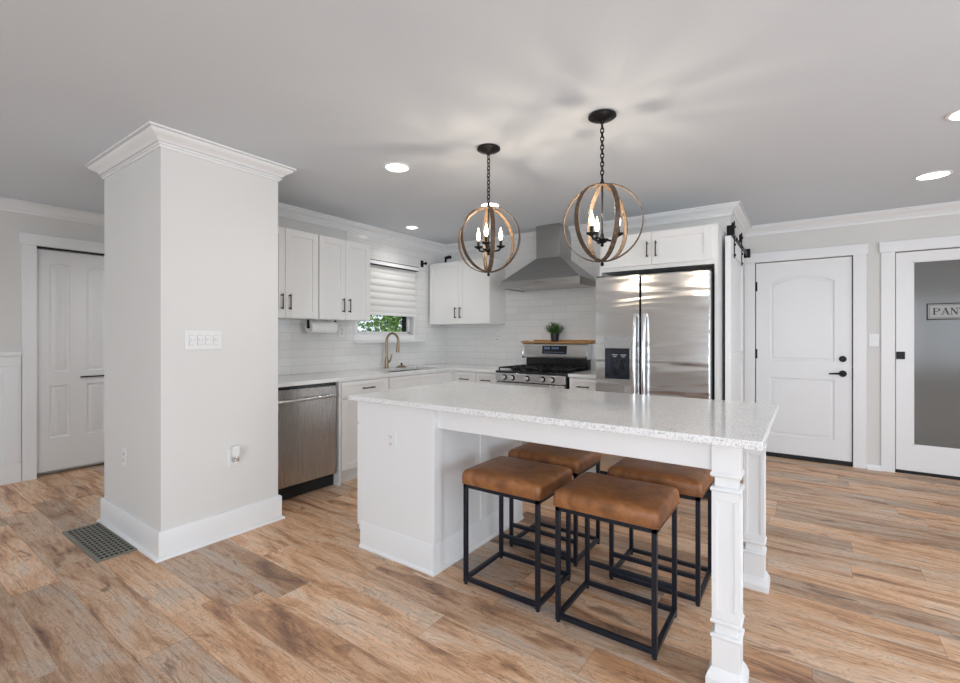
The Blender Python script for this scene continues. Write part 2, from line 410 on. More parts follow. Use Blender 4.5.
# ---- mouldings swept around plan paths; room on the left of the travel direction
def sweep_plan(path, prof, closed=False):
    """path (x,y); prof (out, z): out = distance to the left of travel"""
    n = len(path); P = [Vector(p) for p in path]; vs = []; fs = []; k = len(prof)
    for i in range(n):
        if closed or 0 < i < n-1:
            e0 = (P[i]-P[i-1]).normalized(); e1 = (P[(i+1) % n]-P[i]).normalized()
        elif i == 0: e0 = e1 = (P[1]-P[0]).normalized()
        else: e0 = e1 = (P[-1]-P[-2]).normalized()
        n0 = Vector((-e0.y, e0.x)); n1 = Vector((-e1.y, e1.x)); mi = n0+n1; mi = mi/mi.dot(n0)
        for o, z in prof:
            q = P[i]+mi*o; vs.append((q.x, q.y, z))
    for i in range(n if closed else n-1):
        j = (i+1) % n
        for q in range(k): fs.append((i*k+q, j*k+q, j*k+(q+1) % k, i*k+(q+1) % k))
    if not closed: fs += [list(range(k)), [(n-1)*k+q for q in range(k)][::-1]]
    return MB().add(vs, fs)
def crown_prof(D=0.085, H=0.083):
    pts = [(0.0, HC-H-0.012), (0.008, HC-H-0.012), (0.010, HC-H), (0.018, HC-H+0.002), (0.018, HC-H+0.010), (0.012, HC-H+0.0105), (0.012, HC-H+0.016)]
    for i in range(9):
        tt = i/8; pts.append((0.022+(D-0.034)*(tt-0.10*math.sin(2*PI*tt)), HC-H+0.018+(H-0.036)*tt))
    pts += [(D-0.012, HC-0.0185), (D-0.018, HC-0.018), (D-0.018, HC-0.0125), (D, HC-0.012), (D, HC-0.0005), (0.0, HC-0.0005)]
    return pts
CP = crown_prof()
# travel so that the room is on the left
PIL = [(CX0, CY1), (CX0, CY0), (CX1, CY0), (CX1, CY1), (XW+0.15, CY1)]
struct(sweep_plan(PIL[::-1], CP).build('trim_1', M['trim']), 'crown moulding round the pillar')
struct(sweep_plan([(XL, YS), (XL, 2.6)][::-1], CP).build('trim_2', M['trim']), 'crown moulding on the left wall')
struct(sweep_plan([(XW+0.011, CY1+0.04), (XW+0.011, YR-0.011), (-0.55, YR-0.011), (-0.55, YB), (XE, YB)][::-1], CP).build('trim_3', M['trim']), 'crown moulding along the kitchen walls')
def base_prof(h=0.14, tk=0.016):
    return [(0, 0.0005), (tk+0.018, 0.0005), (tk+0.017, 0.008), (tk+0.010, 0.016), (tk, 0.020), (tk, h-0.006), (tk-0.004, h), (0, h)]
def base(path, name, h=0.14, m='trim'):
    return struct(sweep_plan(path[::-1], base_prof(h)).build(name, M[m]))
base([(CX0, CY1), (CX0, CY0), (CX1, CY0), (CX1, CY1), (CX1-0.15, CY1)], 'baseboard_pillar', 0.16)
base([(DX1+0.10, YB), (0.578, YB)], 'baseboard_back', 0.05)
base([(PX1+0.1, YB), (XE, YB)], 'baseboard_back_right')

# wainscot on the left wall
b = MB(face_px(XL))
b.box(YS, 0.960, 0, 0.012, 0.171, 1.009); b.box(YS, 0.960, 0, 0.020, 1.01, 1.0995); b.box(YS, 0.960, 0, 0.034, 1.10, 1.135); b.box(YS, 0.960, 0, 0.022, 0.0, 0.17)
for y in (0.90, 0.42, -0.06, -0.54, -1.02, -1.50, -1.98): b.box(y-0.04, y+0.04, 0.012, 0.020, 0.1705, 1.0095)
struct(b.build('trim_4', M['trim'], bevel=0.002), 'white board and batten wainscot with a chair rail')

def casing(T, a0, a1, top, w, name, label, ext=0.012, left=True, right=True, w2=None):
    b = MB(T)
    w2 = w2 or w
    if left: b.box(a0-w, a0, 0, 0.018, 0, top)
    if right: b.box(a1, a1+w2, 0, 0.018, 0, top)
    b.box(a0-(w+ext if left else 0), a1+(w2+ext if right else 0), 0, 0.026, top, top+0.10)
    return struct(b.build(name, M['trim'], bevel=0.002), label)
casing(face_px(XL), LY0, LY1, LZ, 0.095, 'trim_5', 'white casing of the closet door')
casing(face_my(YB), DX0, DX1, DZ, 0.10, 'trim_6', 'white casing of the entry door', right=True)
casing(face_my(YB), PX0, PX1, PZ, 0.10, 'trim_7', 'white casing of the pantry door')

def arch_loop(a0, a1, c0, c1, rise, n=14):
    """counter-clockwise so that inward is to the left"""
    L = [(a0, c0), (a1, c0)]
    if rise <= 0: return L+[(a1, c1), (a0, c1)]
    for i in range(n+1):
        tt = i/n; a = a1+(a0-a1)*tt; L.append((a, c1-rise+rise*(1-(2*tt-1)**2)))
    return L
PROF = [(0.0, 0.0), (0.003, -0.009), (0.008, -0.0118), (0.018, -0.0118), (0.034, -0.004)]
def panel_door(T, a0, a1, c0, c1, panels, name, m, parent=None, th=0.04, prof=PROF, ridges=0):
    """slab whose sunk panels are cut in: rails around, moulded field inside. panels: (a0,a1,c0,c1,rise)"""
    b = MB(T)
    b.box(a0, a1, -th, -0.012, c0, c1)              # core
    # face built as strips around the panels
    rows = sorted(set((p[2], p[3]) for p in panels))
    zc = c0
    for (z0, z1) in rows:
        b.box(a0, a1, -0.0125, 0, zc, z0)
        ps = sorted(p for p in panels if (p[2], p[3]) == (z0, z1)); ac = a0
        for p in ps:
            b.box(ac, p[0], -0.0125, 0, z0, z1); ac = p[1]
            if p[4] > 0:
                n = 14; pts = [(p[1]+(p[0]-p[1])*i/n, z1-p[4]+p[4]*(1-(2*i/n-1)**2)) for i in range(n+1)]
                b.prism([(p[0], z1), (p[1], z1)][::1]+pts, -0.0125, 0)
        b.box(ac, a1, -0.0125, 0, z0, z1); zc = z1
    b.box(a0, a1, -0.0125, 0, zc, c1)
    for p in panels:
        L = arch_loop(*p); b.sweep_loop(L, prof)
        cxm = (p[0]+p[1])/2; czm = (p[2]+p[3])/2; w_ = p[1]-p[0]; h_ = p[3]-p[2]; o = prof[-1][0]-0.001
        L2 = arch_loop(p[0]+o, p[1]-o, p[2]+o, p[3]-o, p[4]*0.9)
        b.prism(L2, -0.0115, -0.004)
        for q in range(ridges):
            a = p[0]+o+(w_-2*o)*(q+1)/(ridges+1); b.box(a-0.003, a+0.003, -0.0115, 0.0005, p[2]+o+0.02, p[3]-o-p[4]*0.5-0.02)
    return b.build(name, m, parent, bevel=0.0)

# bifold closet door on the left wall
T = face_px(XL-0.045)
d = None
yy = LY0+0.012
for i in range(2):
    w_ = 0.60; a0, a1 = yy, yy+w_; P = [(a0+0.085, a0+0.225), (a1-0.248, a1-0.108)]
    o = panel_door(T, a0, a1, 0.035, LZ-0.02, [(p, q, 0.335, 0.815, 0) for p, q in P]+[(p, q, 0.94, 1.94, 0.022) for p, q in P], 'door_1' if i == 0 else 'door_leaf', M['trim'], d if i else None, 0.032, ridges=2)
    if i == 0: d = o; struct(o, 'white folding closet door with narrow arched panels')
    yy += w_+0.003
MB(T).box(LY0+0.315, LY0+0.50, 0.0, 0.014, 0.874, 0.886).build('handle', M['black'], d, 0.002)
MB(face_px(XL-0.02)).box(LY0-0.0, LY1, -0.02, 0.0, LZ-0.012, LZ).build('track', M['dark'], d)

# entry door
T = face_my(YB+0.012)
a0, a1 = DX0+0.008, DX1-0.008
d = panel_door(T, a0, a1, 0.045, DZ-0.008, [(a0+0.125, a1-0.135, 0.235, 0.835, 0), (a0+0.125, a1-0.135, 1.015, 1.895, 0.075)], 'door_2', M['trim'], None, 0.042)
struct(d, 'white two panel entry door with arched upper panel')
MB(T).box(a0-0.006, a1+0.006, -0.07, 0.006, 0.0, 0.040).build('threshold', M['dark'], d)
kx = 0.294
h_ = MB(T).cyl((kx, 0, 0.90), (kx, 0.012, 0.90), 0.032).cyl((kx, 0.01, 0.90), (kx, 0.05, 0.90), 0.011).build('handle', M['black'], d)
MB(T).tube([(kx+0.005, 0.05, 0.90), (kx-0.05, 0.052, 0.902), (kx-0.11, 0.047, 0.897)], [0.012, 0.010, 0.008]).build('lever', M['black'], h_)
MB(T).cyl((kx, 0, 1.045), (kx, 0.014, 1.045), 0.030).box(kx-0.005, kx+0.005, 0.012, 0.03, 1.025, 1.065).build('deadbolt', M['black'], d, 0.001)
for z in (1.80, 1.08, 0.30):
    MB(T).cyl((a0-0.006, 0.006, z-0.05), (a0-0.006, 0.006, z+0.05), 0.007, 10).box(a0-0.006, a0+0.012, -0.002, 0.001, z-0.05, z+0.05).build('hinge', M['black'], d)
MB(T).box(a1-0.001, a1+0.008, -0.04, -0.004, 0.84, 0.96).build('strike_plate', M['black'], d)

# pantry door with frosted pane
T = face_my(YB+0.012); a0, a1 = PX0+0.008, PX1-0.008
GX0, GX1, GZ0, GZ1 = 0.800, PX1-0.13, 0.265, 1.955
b = MB(T); b.box(a0, GX0, -0.035, 0, 0.03, PZ-0.008); b.box(GX1, a1, -0.035, 0, 0.03, PZ-0.008); b.box(GX0, GX1, -0.035, 0, 0.03, GZ0); b.box(GX0, GX1, -0.035, 0, GZ1, PZ-0.008)
d = struct(b.build('door_3', M['trim']), 'white pantry door with a frosted glass pane')
fr = MB(T).box(GX0, GX1, -0.022, -0.014, GZ0, GZ1).build('glass_pane', M['frost'], d)
b = MB(T)
for (q0, q1, z0, z1) in ((GX0, GX0+0.01, GZ0, GZ1), (GX1-0.01, GX1, GZ0, GZ1), (GX0, GX1, GZ0, GZ0+0.01), (GX0, GX1, GZ1-0.01, GZ1)): b.box(q0, q1, -0.014, -0.004, z0, z1)
b.build('glazing_bead', M['trim'], d)
MB(T).box(a0+0.002, a0+0.062, 0, 0.012, 1.055, 1.125).build('latch', M['black'], d, 0.003)
MB(T).box(a0-0.005, a1+0.005, -0.05, -0.002, 0.0, 0.022).build('gap_shade_strip', M['dark'], d)  # solid dark strip drawn as the shade under the door
# etched sign PANTRY
sx0, sx1, sz0, sz1 = 0.893, 1.300, 1.415, 1.565
lab = MB(T).box(sx0, sx1, -0.0138, -0.013, sz0, sz1).build('sign_panel', M['signbg'], fr)
b = MB(T)
def fr_rect(b, o, w):
    x0, x1, z0, z1 = sx0+o, sx1-o, sz0+o, sz1-o
    b.box(x0, x1, -0.013, -0.0124, z0, z0+w); b.box(x0, x1, -0.013, -0.0124, z1-w, z1); b.box(x0, x0+w, -0.013, -0.0124, z0, z1); b.box(x1-w, x1, -0.013, -0.0124, z0, z1)
fr_rect(b, 0.0, 0.011); fr_rect(b, 0.017, 0.003)
b.build('sign_border', M['ink'], fr)
def letter(b, ch, x, z, h, w):
    tk, tn, sf = 0.20*w, 0.075*w, 0.035*h
    def bar(p, q, t_):  # stroke
        px, pz = p; qx, qz = q; dx, dz = qx-px, qz-pz; L_ = math.hypot(dx, dz); nx, nz = -dz/L_*t_/2, dx/L_*t_/2
        if abs(dz) > abs(dx): nx = math.copysign(t_/2*L_/abs(dz), nx); nz = 0
        pts = [(px+nx, pz+nz), (px-nx, pz-nz), (qx-nx, qz-nz), (qx+nx, qz+nz)]
        b.prism([(x+a*1, z+c) for a, c in pts], -0.0129, -0.0122)
    def ser(cx_, cz, ww=0.40): bar((cx_-ww*w/2, cz), (cx_+ww*w/2, cz), 2*sf)
    def bowl(c0, c1, a0_, a1_):
        zc, r_ = (c0+c1)/2, (c1-c0)/2; n = 10
        for i in range(n):
            t0, t1 = -PI/2+PI*i/n, -PI/2+PI*(i+1)/n
            ro = a1_-a0_; ri = ro-tk
            P = [(a0_+ro*math.cos(t0), zc+r_*math.sin(t0)), (a0_+ro*math.cos(t1), zc+r_*math.sin(t1)), (a0_+ri*math.cos(t1), zc+(r_-tn)*math.sin(t1)), (a0_+ri*math.cos(t0), zc+(r_-tn)*math.sin(t0))]
            b.prism([(x+a, z+c) for a, c in P], -0.0129, -0.0122)
    if ch in 'PR':
        bar((0.2*w, 0), (0.2*w, h), tk); ser(0.2*w, sf); ser(0.2*w, h-sf, .3); bowl(0.47*h, h, 0.42*w, 0.95*w)
        bar((0.2*w, h-tn/2), (0.45*w, h-tn/2), tn); bar((0.2*w, 0.47*h+tn/2), (0.45*w, 0.47*h+tn/2), tn)
        if ch == 'R': bar((0.5*w, 0.48*h), (0.88*w, 0), tk); ser(0.9*w, sf, .25)
    if ch == 'A':
        bar((0.5*w, h), (0.12*w, 0), tn); bar((0.5*w, h), (0.86*w, 0), tk); bar((0.25*w, 0.36*h), (0.75*w, 0.36*h), tn); ser(0.13*w, sf, .32); ser(0.86*w, sf, .36)
    if ch == 'N':
        bar((0.18*w, 0), (0.18*w, h), tn); bar((0.18*w, h), (0.85*w, 0), tk); bar((0.85*w, 0), (0.85*w, h), tn); ser(0.18*w, sf, .34); ser(0.14*w, h-sf, .3); ser(0.85*w, h-sf, .34)
    if ch == 'T':
        bar((0.5*w, 0), (0.5*w, h), tk); bar((0.05*w, h-tn/2), (0.95*w, h-tn/2), tn); ser(0.5*w, sf); bar((0.07*w, h), (0.07*w, h*0.76), tn); bar((0.93*w, h), (0.93*w, h*0.76), tn)
    if ch == 'Y':
        bar((0.5*w, 0), (0.5*w, 0.48*h), tk); bar((0.5*w, 0.46*h), (0.15*w, h), tk); bar((0.5*w, 0.46*h), (0.86*w, h), tn); ser(0.5*w, sf); ser(0.15*w, h-sf, .36); ser(0.86*w, h-sf, .3)
b = MB(T); lx = sx0+0.040
for ch in 'PANTRY':
    letter(b, ch, lx, 1.462, 0.060, 0.053); lx += 0.0560
b.build('sign_lettering', M['ink'], fr, smooth=False)

# window over the sink
T = face_px(XW); o_ = None
b = MB(T)
for (a0, a1, c0, c1) in ((WY0, WY0+0.035, WZ0, WZ1), (WY1-0.035, WY1, WZ0, WZ1), (WY0, WY1, WZ0, WZ0+0.035), (WY0, WY1, WZ1-0.035, WZ1)): b.box(a0, a1, -0.12, -0.05, c0, c1)
win = struct(b.build('window_1', M['trim'], bevel=0.002), 'white framed window over the sink')
MB(T).box(WY0+0.03, WY1-0.03, -0.09, -0.084, WZ0+0.03, WZ1-0.03).build('glass_pane', M['glass'], win)
b = MB(T)
for (a0, a1, c0, c1) in ((WY0+0.035, WY0+0.05, WZ0+.035, WZ1-.035), (WY1-0.070, WY1-0.035, WZ0+.035, WZ1-.035)): b.box(a0, a1, -0.11, -0.07, c0, c1)
b.build('screen_edge', M['dark'], win)
b = MB(T)
b.box(WY0, WY1, -0.05, 0.006, WZ0-0.0, WZ0+0.006)
b.box(WY1, WY1+0.022, 0.0, 0.022, WZ0, WZ1+0.0); b.box(WY0-0.05, WY0, 0.0, 0.022, WZ0, WZ1)
b.box(WY0-0.05, WY1+0.022, 0.0, 0.018, WZ0-0.06, WZ0)
b.build('window_frame', M['trim'], win, 0.002)
MB(T).box(3.14, 4.21, 0.0, 0.055, 1.195, 1.225).build('window_sill', M['quartz'], win, 0.003)

# tile slabs
b = MB(T)
b.box(1.842, 3.06, 0, 0.010, 0.915, 1.45); b.box(3.06, WY0-0.05, 0, 0.010, 0.915, HC-0.0); b.box(WY1+0.022, YR, 0, 0.010, 0.915, HC)
b.box(WY0-0.05, WY1+0.022, 0, 0.010, 0.915, WZ0-0.06); b.box(WY0-0.05, WY1+0.022, 0, 0.010, WZ1, HC)
struct(b.build('wall_sink_tile', M['tile_y'], smooth=False), 'white subway tile on the window wall')
struct(MB(face_my(YR)).box(XW+0.010, -1.525, 0, 0.010, 0.915, HC).build('wall_range_tile', M['tile_x'], smooth=False), 'white subway tile behind the range')

# pleated blind with head rail
T = face_px(XW+0.022)
bl = thing('window_blind', 'white pleated blind half lowered over the sink window', 'blind', (XW+0.03, 3.6, 1.5))
b = MB(T); BY0, BY1 = 3.12, 4.055
n = 7; z1, z0 = 2.042, 1.525; hh = (z1-z0)/n
prof = []
for i in range(n):
    zt = z1-i*hh
    for k in range(7):
        u = k/6; prof.append((0.006+0.012*math.sin(PI*u)**0.8*(0.5+0.5*u), zt-hh*u))
vs = []; fs = []
for a in (BY0, BY1):
    for (bb, cc) in prof: vs.append((a, bb, cc))
    for (bb, cc) in reversed(prof): vs.append((a, bb-0.004, cc))
m_ = 2*len(prof)
for i in range(m_): fs.append((i, (i+1) % m_, m_+(i+1) % m_, m_+i))
fs += [list(range(m_)), list(range(m_, 2*m_))[::-1]]
b.add(vs, fs).build('pleated_shade', M['shade'], bl)
MB(T).box(BY0, BY1, 0.0, 0.035, 1.497, 1.527).build('bottom_rail', M['trim'], bl, 0.003)
b = MB(T); b.box(BY0, BY1+0.02, 0.0, 0.045, 2.049, 2.088).build('valance', M['trim'], bl, 0.003)
MB(T).box(BY0, BY1+0.022, 0.0, 0.048, 2.0885, 2.094).box(BY0, BY1+0.022, 0.0, 0.048, 2.043, 2.0485).build('valance_edge', M['black'], bl)

# ------------------------------------------------------------------ cabinetry helpers
def shaker(T, a0, a1, c0, c1, name, m, parent, rail=0.057, th=0.02):
    b = MB(T); g = 0.0015; a0 += g; a1 -= g; c0 += g; c1 -= g
    r = min(rail, (c1-c0)*0.28, (a1-a0)*0.3)
    b.box(a0, a0+r, 0, th, c0, c1); b.box(a1-r, a1, 0, th, c0, c1); b.box(a0+r, a1-r, 0, th, c0, c0+r); b.box(a0+r, a1-r, 0, th, c1-r, c1)
    b.box(a0+r-0.001, a1-r+0.001, 0, th-0.009, c0+r-0.001, c1-r+0.001)
    return b.build(name, m, parent, 0.0012)
def vpull(T, a, c, parent, L_=0.115, b0=0.02):
    b = MB(T)
    b.tube([(a, b0+0.028, c-L_/2-0.008), (a, b0+0.028, c+L_/2+0.008)], 0.0052, 8)
    for s in (-1, 1): b.tube([(a, b0-0.001, c+s*L_/2*0.92), (a, b0+0.028, c+s*L_/2*0.92)], 0.0062, 8)
    return b.build('handle', M['pull'], parent)
def hpull(T, a, c, parent, L_=0.115, b0=0.02):
    b = MB(T)
    b.tube([(a-L_/2-0.008, b0+0.028, c), (a+L_/2+0.008, b0+0.028, c)], 0.0055, 8)
    for s in (-1, 1): b.tube([(a+s*L_/2*0.92, b0-0.001, c), (a+s*L_/2*0.92, b0+0.028, c)], 0.0062, 8)
    return b.build('handle', M['pull'], parent)
CM = M['cabinet']

# upper cabinets, sink wall
UZ0, UZ1 = 1.42, 2.172
def upper_px(y0, y1, label, split, pulls):
    x = -3.545
    t_ = thing('wall_cabinet', label, 'cabinet', (XW+0.012, (y0+y1)/2, UZ0), 'white wall cabinets')
    MB().box(XW+0.012, x, y0, y1, UZ0, UZ1).build('body', CM, t_, 0.001)
    T = face_px(x)
    for (a0, a1, pa) in ((y0, split, split-0.035), (split, y1, split+0.035)):
        d_ = shaker(T, a0, a1, UZ0+0.003, UZ1-0.002, 'door', CM, t_); vpull(T, pa, UZ0+0.135, d_)
    return t_
upper_px(1.845, 2.500, 'white double door wall cabinet nearest the pillar, left of the other cabinet over the dishwasher', 2.180, 0)
upper_px(2.507, 3.093, 'white double door wall cabinet just left of the window blind', 2.795, 0)
# upper cabinet, range wall
t_ = thing('wall_cabinet', 'white double door wall cabinet between the window corner and the range hood', 'cabinet', (-3.36, YR-0.012, UZ0), 'white wall cabinets')
MB().box(-3.815, -2.915, 4.32, YR-0.012, UZ0-0.01, UZ1-0.008).build('body', CM, t_, 0.001)
T = face_my(4.32)
for (a0, a1, pa) in ((-3.815, -3.365, -3.40), (-3.365, -2.915, -3.33)):
    d_ = shaker(T, a0, a1, UZ0-0.007, UZ1-0.012, 'door', CM, t_); vpull(T, pa, UZ0+0.125, d_)
# refrigerator surround
FY = 4.02
t_ = thing('fridge_cabinet', 'white double door cabinet above the refrigerator with tall side panels', 'cabinet', (-1.05, YR-0.012, 0))
MB().box(-1.52, -0.565, FY, YR-0.002, 1.84, 2.155).build('body', CM, t_, 0.001)
T = face_my(FY)
for (a0, a1, pa) in ((-1.50, -1.060, -1.095), (-1.060, -0.605, -1.025)):
    d_ = shaker(T, a0, a1, 1.872, 2.145, 'door', CM, t_, 0.055); vpull(T, pa, 2.0, d_)
MB().box(-1.525, -1.503, FY-0.0, YR-0.002, 0, 1.84).build('side_panel', CM, t_, 0.001)
MB().box(-0.587, -0.565, FY-0.0, YR-0.002, 0, 1.84).build('side_panel', CM, t_, 0.001)

# base cabinets
KZ, CZ = 0.105, 0.885
def base_px(y0, y1, name, label, cat='cabinet'):
    x = -3.245
    t_ = thing(name, label, cat, (XW+0.012, (y0+y1)/2, 0), 'white base cabinets')
    MB().box(XW+0.012, x, y0, y1, KZ, CZ-0.001).build('body', CM, t_, 0.001)
    MB().box(XW+0.012, x-0.045, y0, y1, 0, KZ).box(x-0.05, x-0.030, y0, y1, 0, 0.02).build('toe_kick', CM, t_)
    return t_, face_px(x)
t_, T = base_px(2.508, 3.060, 'base_cabinet', 'white base cabinet with a drawer and doors, right of the dishwasher')
d_ = shaker(T, 2.515, 3.055, 0.735, 0.875, 'drawer', CM, t_, 0.035); hpull(T, 2.80, 0.806, d_)
shaker(T, 2.515, 2.785, 0.115, 0.725, 'door', CM, t_); shaker(T, 2.785, 3.055, 0.115, 0.725, 'door', CM, t_)
t_ = thing('sink_cabinet', 'white sink base cabinet with two false drawer fronts under the window', 'cabinet', (XW+0.012, 3.51, 0), 'white base cabinets')
b = MB(); x = -3.245
b.box(XW+0.012, x, 3.062, 3.08, KZ, CZ-0.001); b.box(XW+0.012, x, 3.99, YR-0.012, KZ, CZ-0.001); b.box(XW+0.012, x, 3.08, 3.99, KZ, KZ+0.02); b.box(x-0.018, x, 3.08, 3.99, KZ, CZ-0.001)
b.build('body', CM, t_, 0.001)
MB().box(XW+0.012, x-0.045, 3.062, 4.01, 0, KZ).build('toe_kick', CM, t_)
T = face_px(x)
for a0, a1 in ((3.066, 3.50), (3.50, 3.955)):
    shaker(T, a0, a1, 0.735, 0.875, 'false_front', CM, t_, 0.035); shaker(T, a0, a1, 0.115, 0.725, 'door', CM, t_)
# range-wall base cabinets
BY = 4.035
def base_my(x0, x1, label, units, name='base_cabinet'):
    t_ = thing(name, label, 'cabinet', ((x0+x1)/2, YR-0.012, 0), 'white base cabinets')
    MB().box(x0-(0.043 if x0 < -3.1 else 0), x1, BY, YR-0.012, KZ, CZ-0.001).build('body', CM, t_, 0.001)
    MB().box(x0, x1, BY+0.05, YR-0.012, 0, KZ).build('toe_kick', CM, t_)
    T = face_my(BY)
    for a0, a1 in units:
        d_ = shaker(T, a0, a1, 0.735, 0.875, 'drawer', CM, t_, 0.03); hpull(T, (a0+a1)/2, 0.80, d_, 0.10)
        shaker(T, a0, a1, 0.115, 0.725, 'door', CM, t_)
    return t_
base_my(-3.20, -2.91, 'narrow white drawer cabinet in the corner, left of the range', [(-3.185, -2.912)])
base_my(-2.909, -2.62, 'white drawer cabinet touching the left side of the range', [(-2.907, -2.622)])
base_my(-1.825, -1.528, 'white drawer cabinet between the range and the refrigerator', [(-1.815, -1.532)])

# worktops
b = MB()
XE_ = -3.22; WT0, WT1 = 0.885, 0.915
SX0, SX1, SY0, SY1 = -3.70, -3.315, 3.20, 3.93
b.box(XW+0.011, SX0, 1.842, YR-0.011, WT0, WT1); b.box(SX1, XE_, 1.842, YR-0.011, WT0, WT1)
b.box(SX0, SX1, 1.842, SY0, WT0, WT1); b.box(SX0, SX1, SY1, YR-0.011, WT0, WT1); b.box(XE_, -2.618, 4.008, YR-0.011, WT0, WT1)
o = b.build('kitchen_worktop', M['quartzp'], at=(-3.5, 3.2, WT0)); tag(o, 'white quartz worktop running below the window to the left side of the range', 'countertop')
o = MB().box(-1.828, -1.528, 4.008, YR-0.011, WT0, WT1).build('kitchen_worktop', M['quartzp'], bevel=0.002, at=(-1.68, 4.3, WT0)); tag(o, 'short white quartz worktop piece between range and refrigerator', 'countertop')
# sink
t_ = thing('kitchen_sink', 'stainless undermount sink set in the worktop below the window', 'sink', ((SX0+SX1)/2, (SY0+SY1)/2, 0.70))
b = MB(); w = 0.004; z0 = 0.70
b.box(SX0-w, SX1+w, SY0-w, SY1+w, z0-w, z0); b.box(SX0-w, SX0, SY0-w, SY1+w, z0, WT0-0.001); b.box(SX1, SX1+w, SY0-w, SY1+w, z0, WT0-0.001); b.box(SX0, SX1, SY0-w, SY0, z0, WT0-0.001); b.box(SX0, SX1, SY1, SY1+w, z0, WT0-0.001)
b.build('basin', M['steeld'], t_)
MB().lathe(((SX0+SX1)/2, (SY0+SY1)/2, z0), [(0.045, 0.0), (0.045, 0.003), (0.03, 0.001), (0.001, 0.0)]).build('drain', M['chrome'], t_)
# faucet
fx, fy = -3.765, 3.535
t_ = thing('kitchen_faucet', 'bronze gooseneck pull-down faucet behind the sink', 'faucet', (fx, fy, WT1))
MB().lathe((fx, fy, WT1), [(0.030, 0.0), (0.030, 0.006), (0.022, 0.012), (0.020, 0.05), (0.022, 0.075), (0.018, 0.10), (0.015, 0.13)]).build('base', M['bronze'], t_)
pth = [(fx, fy, WT1+0.12), (fx, fy, WT1+0.29)]
R = 0.085; zt = WT1+0.30
for i in range(13):
    a = PI-PI*1.08*i/12; pth.append((fx+R+R*math.cos(a), fy+0.012*i/12, zt+R*math.sin(a)))
e = pth[-1]
MB().tube(pth, 0.0125, 12).build('spout', M['bronze'], t_)
MB().tube([e, (e[0]-0.006, e[1], e[2]-0.03), (e[0]-0.010, e[1]+0.002, e[2]-0.10)], [0.014, 0.018, 0.020], 12).build('spray_head', M['bronze'], t_)
lv = MB().tube([(fx, fy, WT1+0.07), (fx, fy+0.045, WT1+0.072)], [0.016, 0.014], 12).build('valve', M['bronze'], t_)
MB().tube([(fx, fy+0.045, WT1+0.072), (fx+0.012, fy+0.052, WT1+0.10), (fx+0.02, fy+0.06, WT1+0.15)], [0.010, 0.008, 0.006], 10).build('lever', M['bronze'], lv)
# sponge dish / stopper lying beside the faucet
t_ = thing('sink_stopper', 'small dark round stopper lying on the worktop right of the faucet', 'sink stopper', (-3.745, 3.745, WT1))
MB().lathe((-3.745, 3.745, WT1), [(0.055, 0.0), (0.058, 0.006), (0.05, 0.016), (0.028, 0.022), (0.010, 0.024)]).build('dish', M['bronze'], t_)
MB().lathe((-3.745, 3.745, WT1+0.022), [(0.008, 0.0), (0.008, 0.012), (0.014, 0.016), (0.012, 0.026), (0.002, 0.028)]).build('knob', M['black'], t_)

# paper towel holder under the wall cabinet
py0, py1, pz, px_ = 2.52, 2.80, 1.352, -3.70
t_ = thing('paper_towel_holder', 'black paper towel holder fixed under the wall cabinets', 'paper towel holder', (px_, (py0+py1)/2, UZ0))
for q in (py0-0.012, py1+0.004): MB().box(px_-0.016, px_+0.016, q, q+0.008, pz-0.012, UZ0-0.001).build('bracket', M['black'], t_, 0.002)
MB().cyl((px_, py0-0.004, pz), (px_, py1+0.004, pz), 0.008, 10).build('rod', M['black'], t_)
vs = MB(); n = 28
ring_o = [(px_+0.054*math.cos(2*PI*i/n), pz+0.054*math.sin(2*PI*i/n)) for i in range(n)]; ring_i = [(px_+0.019*math.cos(2*PI*i/n), pz+0.019*math.sin(2*PI*i/n)) for i in range(n)]
V = [(x, py0, z) for x, z in ring_o]+[(x, py1, z) for x, z in ring_o]+[(x, py0, z) for x, z in ring_i]+[(x, py1, z) for x, z in ring_i]
Fs = []
for i in range(n):
    j = (i+1) % n; Fs += [(i, j, n+j, n+i), (2*n+i, 3*n+i, 3*n+j, 2*n+j), (i, 2*n+i, 2*n+j, j), (n+i, n+j, 3*n+j, 3*n+i)]
o = MB().add(V, Fs).build('paper_towel_roll', M['paper'], at=(px_, py0, pz)); tag(o, 'white paper towel roll on the holder under the wall cabinets', 'paper towel')

